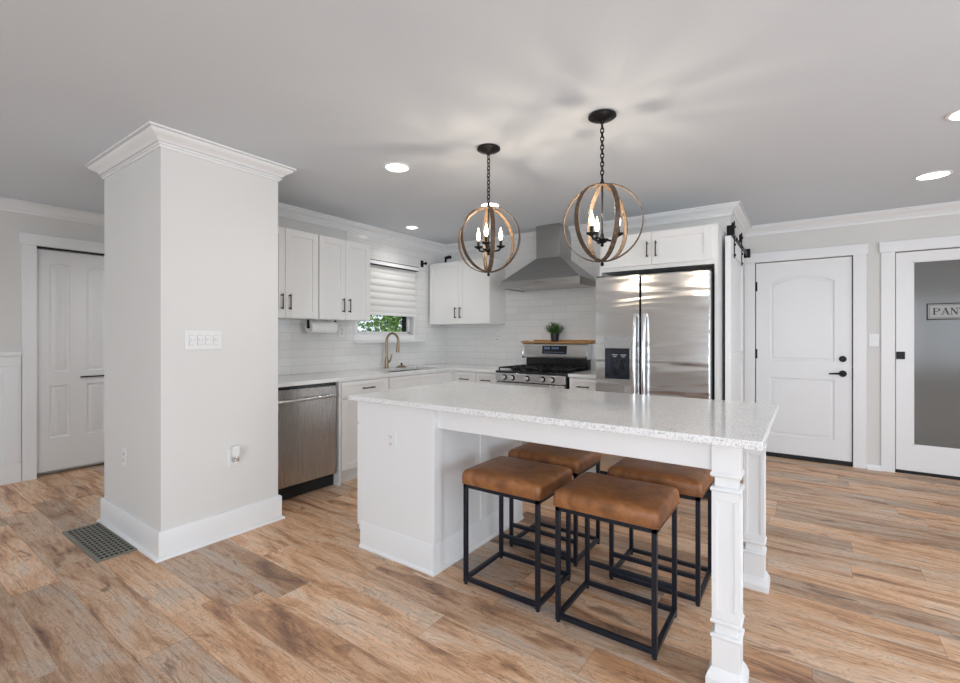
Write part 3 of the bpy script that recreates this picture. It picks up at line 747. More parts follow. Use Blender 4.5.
# outlets and switches
def plate(T, a, c, w, h, name, label, cat, kind='outlet', gangs=1, base_b=0.0):
    p = T(a, base_b, c)
    t_ = thing(name, label, cat, p)
    MB(T).box(a-w/2, a+w/2, base_b, base_b+0.006, c-h/2, c+h/2).build('plate', M['plastic'], t_, 0.002)
    for g_ in range(gangs):
        ga = a+(g_-(gangs-1)/2)*0.046
        if kind == 'outlet':
            for dz in (-0.02, 0.02):
                r_ = MB(T).box(ga-0.016, ga+0.016, base_b+0.006, base_b+0.009, c+dz-0.014, c+dz+0.014).build('socket', M['plastic'], t_, 0.002)
                MB(T).box(ga-0.008, ga-0.005, base_b+0.009, base_b+0.0095, c+dz-0.004, c+dz+0.006).box(ga+0.005, ga+0.008, base_b+0.009, base_b+0.0095, c+dz-0.004, c+dz+0.006).box(ga-0.002, ga+0.002, base_b+0.009, base_b+0.0095, c+dz-0.011, c+dz-0.007).build('slots', M['dark'], r_)
        elif kind == 'rocker':
            MB(T).box(ga-0.017, ga+0.017, base_b+0.006, base_b+0.010, c-0.033, c+0.033).build('rocker', M['trim'], t_, 0.003)
        else:
            MB(T).box(ga-0.013, ga+0.013, base_b+0.0055, base_b+0.0065, c-0.030, c+0.030).build('gasket', M['vent'], t_)
            MB(T).box(ga-0.012, ga+0.012, base_b+0.006, base_b+0.009, c-0.029, c+0.029).box(ga-0.005, ga+0.005, base_b+0.008, base_b+0.022, c-0.004, c+0.011).build('toggle', M['trim'], t_, 0.001)
    return t_
plate(face_px(CX1), 1.312, 1.245, 0.215, 0.117, 'light_switch', 'white four gang light switch plate on the pillar', 'light switch', 'toggle', 4)
plate(face_px(CX1), 1.485, 0.495, 0.075, 0.117, 'wall_outlet', 'white outlet with an air freshener plugged in, low on the pillar front', 'outlet')
plate(face_my(CY0), -3.545, 0.50, 0.075, 0.117, 'wall_outlet', 'white outlet low on the narrow left side of the pillar, above the floor vent', 'outlet')
plate(face_my(YB), 0.527, 1.232, 0.075, 0.117, 'light_switch', 'white rocker switch between the entry door and the pantry door', 'light switch', 'rocker')
plate(face_px(XW), 2.17, 1.24, 0.075, 0.117, 'wall_outlet', 'white outlet on the tile beside the pillar, above the dishwasher', 'outlet', base_b=0.010)
plate(face_px(XW), 3.00, 1.315, 0.075, 0.117, 'wall_outlet', 'white outlet on the tile between paper towels and window', 'outlet', base_b=0.010)
t_ = thing('plug_in_freshener', 'white plug-in air freshener on the low outlet of the pillar front', 'air freshener', (CX1+0.009, 1.492, 0.52))
MB(face_px(CX1)).box(1.470, 1.516, 0.009, 0.048, 0.500, 0.568).build('housing', M['plastic'], t_, 0.008)
MB(face_px(CX1)).lathe((1.493, 0.032, 0.468), [(0.010, 0.0), (0.018, 0.006), (0.018, 0.026), (0.012, 0.033)], 14).build('vial', M['chrome'], t_)
# black brackets over the window and on the cabinet
o = MB(face_px(XW)).box(4.175, 4.215, 0.010, 0.022, 2.115, 2.195).cyl((4.195, 0.02, 2.155), (4.195, 0.075, 2.155), 0.010, 10).cyl((4.195, 0.07, 2.155), (4.195, 0.085, 2.155), 0.018, 12).build('curtain_bracket', M['black'], bevel=0.001, at=(XW+0.01, 4.195, 2.155))
tag(o, 'small black bracket on the tile between window blind and corner cabinet', 'bracket')
t_ = thing('curtain_bracket', 'small black hooked fixture standing on top of the corner wall cabinet', 'bracket', (-3.62, 4.42, 2.164))
MB().tube([(-3.64, 4.40, 2.164), (-3.64, 4.40, 2.215), (-3.625, 4.40, 2.232)], 0.014, 10).build('stand', M['black'], t_)
MB().tube([(-3.64, 4.40, 2.235), (-3.57, 4.38, 2.238), (-3.545, 4.375, 2.232)], [0.018, 0.022, 0.020], 12).build('arm', M['black'], t_)
# small ring hook on range wall
t_ = thing('wall_hook', 'tiny round chrome hook on the tile left of the range', 'hook', (-2.985, YR-0.010, 1.25))
T = face_my(YR-0.010)
px = -3.02
MB(T).box(px-0.012, px+0.012, 0, 0.004, 1.275, 1.305).build('mount', M['plastic'], t_, 0.001)
MB(T).torus((px, 0.008, 1.248), 0.024, 0.0035, (1, 0, 0), (0, 0, 1), 20, 6).build('ring', M['chrome'], t_)

# ------------------------------------------------------------------ dishwasher
y0, y1 = 1.86, 2.458
t_ = thing('dishwasher', 'stainless dishwasher between the pillar and the base cabinets', 'dishwasher', (-3.5, (y0+y1)/2, 0))
MB().box(XW+0.012, -3.27, y0, y1+0.03, 0.11, 0.880).build('tub', M['dark'], t_)
T = face_px(-3.268)
MB(T).box(y0+0.004, y1, 0.0, 0.045, 0.118, 0.858).build('door', M['steeld'], t_, 0.004)
MB(T).box(y0+0.004, y1, 0.0, 0.030, 0.860, 0.878).build('control_strip', M['blackp'], t_)
b = MB(T)
b.tube([(y0+0.02, 0.046, 0.775), (y0+0.03, 0.075, 0.775), (y0+0.06, 0.086, 0.775), (y1-0.06, 0.086, 0.775), (y1-0.03, 0.075, 0.775), (y1-0.02, 0.046, 0.775)], 0.012, 12)
b.build('handle', M['steel'], t_)
MB().box(XW+0.2, -3.30, y0, y1+0.03, 0.0, 0.11).build('toe_kick', M['dark'], t_)
o = MB().box(XW+0.012, -3.225, y1+0.031, 2.506, 0.0, 0.884).build('filler_panel', CM, bevel=0.001, at=(-3.5, 2.495, 0)); tag(o, 'narrow white filler panel between dishwasher and drawer cabinet', 'panel')

# ------------------------------------------------------------------ range
rx0, rx1 = -2.608, -1.838; RYF = 3.965
t_ = thing('gas_range', 'stainless five burner gas range with black cooktop', 'stove', ((rx0+rx1)/2, 4.3, 0))
MB().box(rx0, rx1, RYF+0.03, 4.60, 0.03, 0.895).build('body', M['blackp'], t_, 0.002)
T = face_my(RYF)
MB(T).box(rx0, rx1, -0.03, 0.008, 0.81, 0.893).build('control_panel', M['steel'], t_, 0.004)
for i, kx in enumerate((-2.50, -2.405, -2.235, -2.065, -1.965)):
    k_ = MB(T).cyl((kx, 0.013, 0.852), (kx, 0.042, 0.852), 0.021, 20).build('knob', M['chrome'], t_, 0.002)
    MB(T).cyl((kx, 0.008, 0.852), (kx, 0.013, 0.852), 0.029, 20).build('knob_shade_ring', M['black'], k_)  # black ring stands in for the dark shade around each knob
    MB(T).box(kx-0.003, kx+0.003, 0.038, 0.044, 0.836, 0.868).build('grip', M['steel'], k_, 0.001)
d_ = MB(T).box(rx0+0.003, rx1-0.003, -0.03, 0.015, 0.24, 0.800).build('oven_door', M['steel'], t_, 0.004)
MB(T).box(rx0+0.10, rx1-0.10, 0.012, 0.017, 0.36, 0.66).build('oven_window', M['display'], d_)
MB(T).tube([(rx0+0.04, 0.015, 0.745), (rx0+0.04, 0.055, 0.755), (rx1-0.04, 0.055, 0.755), (rx1-0.04, 0.015, 0.745)], 0.012, 10).build('handle', M['chrome'], d_)
MB(T).box(rx0+0.003, rx1-0.003, -0.03, 0.012, 0.06, 0.232).build('storage_drawer', M['steel'], t_, 0.004)
ct = MB().box(rx0-0.002, rx1+0.002, RYF-0.005, 4.60, 0.895, 0.918).build('cooktop', M['blackp'], t_, 0.004)
for (bx, by, br) in ((-2.45, 4.12, 0.045), (-2.45, 4.40, 0.035), (-2.223, 4.26, 0.05), (-2.0, 4.12, 0.04), (-2.0, 4.40, 0.035)):
    MB().lathe((bx, by, 0.918), [(br, 0.0), (br, 0.010), (br*0.8, 0.014), (br*0.75, 0.022), (br*0.1, 0.024)], 18).build('burner', M['black'], ct)
for gi in range(3):
    gx0 = rx0+0.02+gi*0.245; gx1 = gx0+0.238; gy0, gy1, gz = 4.0, 4.50, 0.945
    b = MB(); r_ = 0.006
    for y in (gy0, gy1): b.box(gx0, gx1, y-r_, y+r_, gz-r_, gz+r_)
    for x in (gx0, gx1): b.box(x-r_, x+r_, gy0, gy1, gz-r_, gz+r_)
    for x in (gx0+0.08, gx0+0.16): b.box(x-r_, x+r_, gy0, gy1, gz-r_, gz+r_)
    for y in (gy0+0.12, gy0+0.25, gy0+0.38): b.box(gx0, gx1, y-r_, y+r_, gz-r_, gz+r_)
    for x in (gx0, gx1):
        for y in (gy0, gy1, (gy0+gy1)/2): b.box(x-r_, x+r_, y-r_, y+r_, 0.917, gz)
    b.build('grate', M['black'], t_, 0.002)
MB().box(rx0+0.03, rx1-0.005, 4.545, 4.615, 0.918, 1.035).build('backguard_base', M['blackp'], t_, 0.003)
bg = MB(); bg.prism([(4.615, 1.185), (4.615, 1.035), (4.51, 1.03), (4.505, 1.06), (4.525, 1.185)], rx0+0.012, rx1-0.01, 'a')
bg = bg.build('backguard', M['steel'], t_, 0.004)
for x in (rx0-0.002, rx1-0.012): MB().prism([(4.622, 1.19), (4.622, 1.025), (4.50, 1.022), (4.490, 1.06), (4.512, 1.19)], x, x+0.014, 'a').build('end_trim', M['chrome'], bg, 0.003)
def bgp(a, b_, c): return (a, 4.5242-(1.185-c)*(-0.16)*-1-b_-0.001, c)
MB(bgp).box(-2.36, -2.07, 0, 0.003, 1.075, 1.165).build('display', M['display'], bg)
b = MB(bgp)
for i in range(4): b.box(-2.245+i*0.022, -2.232+i*0.022, 0.003, 0.0035, 1.130, 1.150)
for i in range(9): b.box(-2.335+i*0.028, -2.322+i*0.028, 0.003, 0.0035, 1.092, 1.098)
for i in range(3): b.box(-2.335+i*0.024, -2.322+i*0.024, 0.003, 0.0035, 1.125, 1.150)
b.build('display_digits', M['disp_txt'], bg)
# wooden shelf on the backguard
t_ = thing('range_shelf', 'honey coloured wooden shelf on top of the range backguard', 'shelf', (-2.22, 4.55, 1.190))
MB().box(-2.615, -1.80, 4.485, 4.632, 1.191, 1.209).build('board', M['shelfwood'], t_, 0.003)
MB().box(-2.52, -1.80, 4.615, 4.632, 1.209, 1.228).box(-2.615, -2.60, 4.485, 4.632, 1.209, 1.214).build('back_lip', M['shelfwood'], t_, 0.002)
# plant
pc = (-2.225, 4.545, 1.2095)
t_ = thing('potted_plant', 'small bushy green plant in a black pot on the wooden range shelf', 'plant', pc)
MB().lathe(pc, [(0.036, 0.0), (0.040, 0.004), (0.048, 0.075), (0.051, 0.078), (0.051, 0.088), (0.045, 0.088), (0.043, 0.078), (0.001, 0.076)], 20).build('pot', M['pot'], t_)
rnd = random.Random(3); b = MB(); st = MB()
for i in range(95):
    az = rnd.uniform(0, 2*PI); el = rnd.uniform(0.25, 1.5); L_ = rnd.uniform(0.09, 0.165)
    p0 = Vector((pc[0], pc[1], pc[2]+0.075)); dirv = Vector((math.cos(az)*math.cos(el)*0.9, math.sin(az)*math.cos(el)*0.42-0.03, math.sin(el)*0.9))
    p1 = p0+dirv*L_; st.tube([tuple(p0), tuple(p1)], 0.0012, 4)
    for k in range(9):
        u = 0.35+0.65*k/8; q = p0+dirv*L_*u
        a2 = rnd.uniform(0, 2*PI); e2 = rnd.uniform(-0.3, 1.0)
        d2 = Vector((math.cos(a2)*math.cos(e2), math.sin(a2)*math.cos(e2), math.sin(e2))); s2 = d2.cross(Vector((0, 0, 1))).normalized()*0.007
        l2 = rnd.uniform(0.016, 0.030); up_ = s2.cross(d2).normalized()*0.002
        b.add([tuple(q), tuple(q+d2*l2*0.5+s2), tuple(q+d2*l2), tuple(q+d2*l2*0.5-s2), tuple(q+d2*l2*0.5+up_)], [(0, 1, 4), (1, 2, 4), (2, 3, 4), (3, 0, 4), (0, 3, 2, 1)])
b.build('foliage', M['leaf'], t_, smooth=False); st.build('stems', M['leaf'], t_)

# ------------------------------------------------------------------ hood
hx0, hx1, hy0, hy1 = -2.67, -1.77, 4.15, YR-0.011
t_ = thing('range_hood', 'stainless chimney range hood on the tiled wall over the stove', 'range hood', (-2.22, YR-0.011, 1.70))
c0, c1 = -2.345, -2.075
MB().frustum((hx0, hx1, hy0, hy1), 1.848, (c0-0.005, c1+0.005, 4.34, hy1), 2.09).build('canopy', M['steelh'], t_, 0.002)
b = MB(); z0, z1 = 1.775, 1.848
b.box(hx0, hx1, hy0, hy0+0.012, z0, z1); b.box(hx0, hx0+0.012, hy0+0.012, hy1, z0, z1); b.box(hx1-0.012, hx1, hy0+0.012, hy1, z0, z1)
rm = b.build('rim', M['steelh'], t_, 0.001)
MB().box(hx0+0.02, hx1-0.02, hy0+0.02, hy1, z0+0.008, z0+0.02).build('filter', M['steeld'], rm)
T = face_my(hy0); b = MB(T)
for i in range(5): b.cyl((-2.27+i*0.025, 0, 1.815), (-2.27+i*0.025, 0.003, 1.815), 0.006 if i == 2 else 0.004, 10)
b.build('buttons', M['black'], rm)
MB().box(c0, c1, 4.345, hy1, 2.0905, HC-0.001).build('chimney', M['steelh'], t_, 0.001)

# ------------------------------------------------------------------ refrigerator
fy, fz1 = 3.87, 1.778
t_ = thing('refrigerator', 'stainless side by side refrigerator with dispenser in the left door', 'refrigerator', (-1.04, 4.2, 0))
MB().box(-1.497, -0.60, fy+0.075, 4.60, 0.03, 1.770).build('body', M['dark'], t_, 0.003)
MB().box(-1.49, -0.61, fy+0.03, fy+0.075, 0.02, 0.09).build('kick_grille', M['dark'], t_)
T = face_my(fy)
ld = MB(T)
dx0, dx1, dz0, dz1 = -1.418, -1.205, 0.905, 1.165
xL0, xL1, xR0, xR1 = -1.500, -1.128, -1.114, -0.597
ld.box(xL0, dx0, -0.065, 0, 0.10, fz1); ld.box(dx1, xL1, -0.065, 0, 0.10, fz1); ld.box(dx0, dx1, -0.065, 0, 0.10, dz0); ld.box(dx0, dx1, -0.065, 0, dz1, fz1); ld.box(dx0, dx1, -0.065, -0.055, dz0, dz1)
ld = ld.build('freezer_door', M['steelf'], t_)
rd = MB(T).box(xR0, xR1, -0.065, 0, 0.10, fz1).build('fridge_door', M['steelf'], t_, 0.008)
b = MB(T)
b.box(dx0-0.006, dx1+0.006, 0, 0.004, dz1, dz1+0.100)
b.build('dispenser_panel', mat('dispenser_grey', (0.42, 0.42, 0.42), 0.35, 0.6), ld, 0.002)
b = MB(T); b.box(dx0, dx1, -0.054, -0.050, dz0, dz1); b.box(dx0, dx0+0.006, -0.054, 0.003, dz0, dz1); b.box(dx1-0.006, dx1, -0.054, 0.003, dz0, dz1); b.box(dx0, dx1, -0.054, 0.003, dz1-0.008, dz1); b.box(dx0, dx1, -0.054, 0.004, dz0, dz0+0.008)
dr = b.build('dispenser_recess', mat('dispenser_navy', (0.02, 0.026, 0.04), 0.18), ld)
MB(T).box(-1.35, -1.315, -0.05, -0.02, dz0+0.03, dz0+0.16).box(-1.29, -1.255, -0.05, -0.02, dz0+0.08, dz0+0.16).build('paddles', M['display'], dr, 0.004)
b = MB(T)
for q in range(2): b.box(-1.375+q*0.075, -1.325+q*0.075, -0.049, -0.048, 1.105, 1.110); b.box(-1.365+q*0.075, -1.335+q*0.075, -0.049, -0.048, 1.09, 1.094)
b.build('icons', M['plastic'], dr)
for (a, par) in ((xL1-0.026, ld), (xR0+0.036, rd)):
    b = MB(T); pts = []; n = 16
    for i in range(n+1):
        u = i/n; pts.append((a, 0.02+0.045*math.sin(PI*u)**0.5, 1.445-0.84*u))
    b.tube([(a, -0.001, 1.44)]+pts+[(a, -0.001, 0.61)], 0.0155, 12)
    b.build('handle', M['chrome'], par)
# magnets/hinge cover
MB(T).box(xL0, xL0+0.06, -0.06, -0.01, fz1, fz1+0.012).build('hinge_cover', M['dark'], ld)
MB(T).box(xR1-0.06, xR1, -0.06, -0.01, fz1, fz1+0.012).build('hinge_cover', M['dark'], rd)

# ------------------------------------------------------------------ sliding barn door on the return wall
t_ = thing('barn_door_track', 'black steel barn door rail on the return wall beside the refrigerator', 'door track', (-0.52, 5.1, 2.15))
MB().box(-0.516, -0.508, 4.36, 5.725, 2.118, 2.158).build('rail', M['black'], t_, 0.001)
for y in (4.70, 5.15, 5.62): MB().cyl((-0.549, y, 2.138), (-0.50, y, 2.138), 0.013, 10).build('standoff', M['black'], t_)
MB().box(-0.545, -0.485, 5.66, 5.70, 2.11, 2.20).build('stopper', M['black'], t_, 0.002)
MB().box(-0.545, -0.488, 4.36, 4.395, 2.12, 2.20).build('stopper', M['black'], t_, 0.002)
t_ = thing('barn_door', 'white sliding barn door panel right of the refrigerator', 'door', (-0.515, 4.75, 0))
bx0, bx1, by0, by1, bz0, bz1 = -0.538, -0.498, 4.22, 5.17, 0.015, 2.085
MB().box(bx0, bx1-0.012, by0, by1, bz0, bz1).build('panel', M['trim'], t_)
b = MB(); b.box(bx1-0.012, bx1, by0, by0+0.11, bz0, bz1); b.box(bx1-0.012, bx1, by1-0.11, by1, bz0, bz1); [b.box(bx1-0.012, bx1, by0+0.1105, by1-0.1105, q0, q1) for q0, q1 in ((bz0, bz0+0.13), (bz1-0.13, bz1), (1.0, 1.13))]
b.build('frame', M['trim'], t_, 0.001)
for y in (4.43, 4.98):
    h_ = MB().box(bx1, bx1+0.006, y-0.018, y+0.018, 1.93, 2.245).build('hanger_strap', M['black'], t_, 0.001)
    MB().cyl((bx1-0.016, y, 2.195), (bx1-0.002, y, 2.195), 0.040, 24).cyl((bx1-0.016, y, 2.195), (bx1+0.014, y, 2.195), 0.010, 12).build('roller', M['black'], h_)
    MB().cyl((bx1+0.004, y, 1.955), (bx1+0.014, y, 1.955), 0.010, 10).cyl((bx1+0.004, y, 2.045), (bx1+0.014, y, 2.045), 0.010, 10).build('bolts', M['black'], h_)

# ------------------------------------------------------------------ island
IM = M['island']
IX0, IX1, IY0, IY1 = -2.212, -1.618, 1.853, 2.785
t_ = thing('kitchen_island', 'white kitchen island base with turned legs under the quartz top', 'island', (-1.2, 2.32, 0))
MB().box(IX0, IX1, IY0, IY1, 0.10, 0.884).build('body', IM, t_, 0.002)
MB().box(IX0+0.018, IX1, IY0, IY1, 0.0, 0.10).build('toe_kick', IM, t_)
T = face_mx(IX0)
for a0, a1 in ((IY0+0.002, 2.318), (2.320, IY1-0.002)):
    shaker(T, a0, a1, 0.125, 0.735, 'door', IM, t_); d_ = shaker(T, a0, a1, 0.742, 0.878, 'drawer', IM, t_, 0.035); hpull(T, (a0+a1)/2, 0.81, d_)
bp_ = [(0, 0.0005), (0.018, 0.0005), (0.018, 0.010), (0.008, 0.022), (0.006, 0.150), (0.003, 0.156), (0, 0.156)]
sweep_plan([(IX0+0.018, IY0), (IX1, IY0), (IX1, IY1)][::-1], bp_).build('base_moulding', IM, t_)
b = MB(face_px(IX1))
for a in (IY0+0.001, 2.285, IY1-0.071): b.box(a, a+0.07, 0.0002, 0.006, 0.157, 0.884)
for a0, a1 in ((IY0+0.0715, 2.2845), (2.3555, IY1-0.0715)): b.box(a0, a1, 0.0002, 0.006, 0.80, 0.884)
b.build('side_batten', IM, t_, 0.001)
LX0, LX1 = -0.282, -0.190
def leg(y0, y1, dx=0.0):
    cx_, cy_ = (LX0+LX1)/2+dx, (y0+y1)/2; hw = (LX1-LX0)/2
    b = MB()
    def blk(z0, z1, w): b.box(cx_-w, cx_+w, cy_-w, cy_+w, z0, z1)
    def cv(z0, w0, z1, w1): b.frustum((cx_-w0, cx_+w0, cy_-w0, cy_+w0), z0, (cx_-w1, cx_+w1, cy_-w1, cy_+w1), z1)
    def bead(zc, r, w0):   # squared half-round bead
        n = 6; pr = [(w0+r*0.9*math.cos(-PI/2+PI*i/n), zc+r*math.sin(-PI/2+PI*i/n)) for i in range(n+1)]
        for i in range(n): cv(pr[i][1], pr[i][0], pr[i+1][1], pr[i+1][0])
    blk(0.000, 0.028, hw+0.018); cv(0.028, hw+0.018, 0.050, hw+0.010); cv(0.050, hw+0.010, 0.066, hw+0.001)
    blk(0.066, 0.171, hw); bead(0.180, 0.010, hw-0.004); blk(0.187, 0.225, hw-0.009); bead(0.233, 0.010, hw-0.004)
    blk(0.241, 0.705, hw-0.004)
    for (sx_, sy_) in ((0, -1), (0, 1), (1, 0), (-1, 0)):
        for (z0, z1, u0, u1) in ((0.243, 0.275, -1, 1), (0.673, 0.704, -1, 1), (0.2752, 0.6728, -1, -0.66), (0.2752, 0.6728, 0.66, 1)):
            if sx_ == 0: b.box(cx_+u0*(hw-0.0045), cx_+u1*(hw-0.0045), cy_+sy_*(hw-0.0045), cy_+sy_*hw, z0, z1)
            else: b.box(cx_+sx_*(hw-0.0045), cx_+sx_*hw, cy_+u0*hw, cy_+u1*hw, z0, z1)
    bead(0.713, 0.010, hw-0.004); blk(0.720, 0.757, hw-0.009); bead(0.766, 0.010, hw-0.004)
    blk(0.774, 0.884, hw)
    return b.build('leg', IM, t_, 0.0008)
leg(1.862, 1.954); leg(2.684, 2.776, 0.022)
MB().box(IX1+0.007, LX0+0.003, 1.885, 1.905, 0.775, 0.884).build('apron', IM, t_, 0.001)
MB().box(IX1+0.007, LX0+0.025, 2.74, 2.76, 0.775, 0.884).build('apron', IM, t_, 0.001)
SLX0, SLX1, SLY0, SLY1 = -2.245, -0.118, 1.798, 2.850
o = MB().box(SLX0, SLX1, SLY0, SLY1, 0.885, 0.915).build('island_worktop', M['quartz'], bevel=0.003, at=(-1.19, 2.32, 0.885)); tag(o, 'large speckled white quartz slab on top of the kitchen island', 'countertop')
plate(face_my(IY0), -1.932, 0.676, 0.078, 0.120, 'wall_outlet', 'white outlet on the end panel of the island', 'outlet')

# ------------------------------------------------------------------ stools
def make_stool(cx_, cy_, flip, label):
    w, d_ = 0.435, 0.355; tb = 0.020
    t_ = thing('bar_stool', label, 'stool', (cx_, cy_, 0), 'leather topped stools at the island')
    b = MB(); x0, x1, y0, y1 = cx_-w/2, cx_+w/2, cy_-d_/2, cy_+d_/2
    for x in (x0, x1-tb):
        for y in (y0, y1-tb):
            l_ = MB().box(x, x+tb, y, y+tb, 0.010, 0.505).build('leg', M['stoolmetal'], t_, 0.0015)
            MB().lathe((x+tb/2, y+tb/2, 0.0), [(0.009, 0.0), (0.009, 0.010)], 12).build('foot', M['dark'], l_)
    for (a, b_, c, e) in ((x0+tb, x1-tb, y0, y0+tb), (x0+tb, x1-tb, y1-tb, y1), (x0, x0+tb, y0+tb, y1-tb), (x1-tb, x1, y0+tb, y1-tb)):
        MB().box(a, b_, c, e, 0.018, 0.038).build('base_rail', M['stoolmetal'], t_, 0.0015)
    fy_ = (y1-tb, y1) if not flip else (y0, y0+tb)
    MB().box(x0+tb, x1-tb, fy_[0], fy_[1], 0.122, 0.142).build('footrest', M['stoolmetal'], t_, 0.0015)
    b = MB(); z0, z1 = 0.495, 0.515
    b.box(x0, x1, y0, y0+tb, z0, z1); b.box(x0, x1, y1-tb, y1, z0, z1); b.box(x0, x0+tb, y0, y1, z0, z1); b.box(x1-tb, x1, y0, y1, z0, z1)
    b.build('seat_frame', M['stoolmetal'], t_, 0.001)
    # cushion
    n = 16; o_ = 0.008; vs = []; fs = []
    hx, hy = w/2+o_, d_/2+o_
    lay = [(0.516, 0.004, 0), (0.519, 0.0, 0), (0.545, -0.003, 0), (0.568, 0.0, 0), (0.579, 0.005, 0), (0.586, 0.016, 0)]
    def rr(hx, hy, r, nn=5):
        P = []
        for (qx, qy, a0_) in ((1, 1, 0), (-1, 1, PI/2), (-1, -1, PI), (1, -1, 3*PI/2)):
            for i in range(nn+1):
                a = a0_+PI/2*i/nn; P.append((qx*(hx-r)+r*math.cos(a), qy*(hy-r)+r*math.sin(a)))
        return P
    K = None
    for (z, ins, _) in lay:
        P = rr(hx-ins, hy-ins, 0.020); K = len(P)
        vs += [(cx_+p[0], cy_+p[1], z) for p in P]
    for s_, z in ((0.75, 0.591), (0.45, 0.594), (0.15, 0.595)):
        P = rr((hx-0.016)*s_, (hy-0.016)*s_, 0.020*s_); vs += [(cx_+p[0], cy_+p[1], z) for p in P]
    nl = len(lay)+3
    for i in range(nl-1):
        for k in range(K): fs.append((i*K+k, i*K+(k+1) % K, (i+1)*K+(k+1) % K, (i+1)*K+k))
    fs += [list(range(K))[::-1], [(nl-1)*K+k for k in range(K)]]
    c_ = MB().add(vs, fs).build('seat', M['leather'], t_)
    pz = [(cx_+p[0], cy_+p[1], 0.5195) for p in rr(hx+0.001, hy+0.001, 0.020)]
    MB().tube(pz, 0.003, 6, True).build('piping', M['leather'], c_)
    return t_
make_stool(-1.217, 2.053, False, 'brown leather stool in the near row, beside the island end panel')
make_stool(-0.693, 2.040, False, 'brown leather stool closest to the camera, beside the turned island leg')
make_stool(-1.245, 2.545, True, 'brown leather stool in the far row, mostly hidden behind the near left stool')
make_stool(-0.622, 2.527, True, 'brown leather stool in the far row, tucked behind the turned island leg')

# ------------------------------------------------------------------ pendants
def bulb_light(p, e, par):
    l = bpy.data.lights.new('bulb_light', 'POINT'); l.energy = e; l.color = (1.0, 0.85, 0.68); l.shadow_soft_size = 0.010
    o = bpy.data.objects.new('bulb_light', l); COL.objects.link(o); o.parent = par
    o.location = Vector(p)-Vector(wloc(par))
def pendant(x, y, zc, R, cand, hubdz, label):
    t_ = thing('pendant_light', label, 'pendant light', (x, y, HC), 'orb pendants over the island')
    MB().lathe((x, y, HC-0.0005), [(0.062, 0.0), (0.072, -0.004), (0.073, -0.012), (0.060, -0.020), (0.030, -0.028), (0.012, -0.036), (0.010, -0.045)], 28).build('ceiling_rose', M['black'], t_)
    top = zc+R+0.022; z = HC-0.050; i = 0; L_ = 0.030
    b = MB()
    while z > top+0.012:
        ax = (1, 0, 0) if i % 2 else (0, 1, 0)
        b.torus((x, y, z-L_/2+0.004), 0.0090, 0.0030, ax, (0, 0, 1), 14, 6, sx=1.75); z -= L_*0.74; i += 1
    b.build('chain', M['black'], t_)
    MB().lathe((x, y, top-0.03), [(0.012, 0.0), (0.014, 0.012), (0.008, 0.020), (0.006, 0.034)], 16).build('loop_cap', M['black'], t_)
    for q, az in enumerate((12, 72, 132)):
        a = math.radians(az); h = Vector((math.cos(a), math.sin(a), 0)); nn = Vector((-math.sin(a), math.cos(a), 0)); up = Vector((0, 0, 1))
        r1 = R-0.003*q; w = 0.013; th = 0.005; n = 56; vs = []; fs = []
        for i in range(n):
            u = 2*PI*i/n; e = h*math.cos(u)+up*math.sin(u); c = Vector((x, y, zc))
            for (rr_, ww) in ((r1, -w), (r1, w), (r1-th, w), (r1-th, -w)): vs.append(tuple(c+e*rr_+nn*ww))
        for i in range(n):
            j = (i+1) % n
            for k in range(4): fs.append((i*4+k, i*4+(k+1) % 4, j*4+(k+1) % 4, j*4+k))
        MB().add(vs, fs).build('orb_ring', M['ringwood'], t_, 0.001)
    hz = zc+hubdz
    MB().cyl((x, y, zc+R-0.004), (x, y, hz), 0.005, 10).build('stem', M['black'], t_)
    hub = MB().lathe((x, y, hz-0.022), [(0.006, -0.018), (0.010, -0.012), (0.006, -0.004), (0.020, 0.004), (0.032, 0.014), (0.034, 0.020), (0.012, 0.026), (0.008, 0.05)], 20).build('hub', M['black'], t_)
    MB().lathe((x, y, zc-R-0.022), [(0.004, 0.0), (0.009, 0.006), (0.009, 0.014), (0.005, 0.020), (0.008, 0.026)], 14).build('finial', M['black'], t_)
    for az in cand:
        a = math.radians(az); h = Vector((math.cos(a), math.sin(a), 0)); c = Vector((x, y, hz)); p = c+h*0.082
        pts = [tuple(c+h*0.02+Vector((0, 0, -0.006))), tuple(c+h*0.045+Vector((0, 0, -0.013))), tuple(c+h*0.07+Vector((0, 0, -0.006))), tuple(p+Vector((0, 0, 0.012)))]
        ar = MB().tube(pts, 0.006, 8).build('arm', M['black'], t_)
        MB().lathe(tuple(p+Vector((0, 0, 0.006))), [(0.006, 0.0), (0.014, 0.004), (0.026, 0.011), (0.028, 0.016), (0.010, 0.018), (0.0085, 0.02), (0.0085, 0.052), (0.002, 0.053)], 18).build('candle_cup', M['black'], ar)
        MB().lathe(tuple(p+Vector((0, 0, 0.059))), [(0.0065, 0.0), (0.011, 0.012), (0.0135, 0.026), (0.0115, 0.042), (0.006, 0.060), (0.0025, 0.074), (0.0008, 0.080)], 16).build('bulb', M['bulb'], ar)
        bulb_light(p+Vector((0, 0, 0.150)), 1.9, t_)
    return t_
pendant(-1.61, 2.363, 1.868, 0.205, (294.5, 54.5, 174.5), -0.055, 'orb pendant with wooden rings farther from the camera, left of the other one')
pendant(-0.88, 2.36, 1.868, 0.207, (250, 10, 130), -0.085, 'orb pendant with wooden rings closest to the camera, right of the other one')
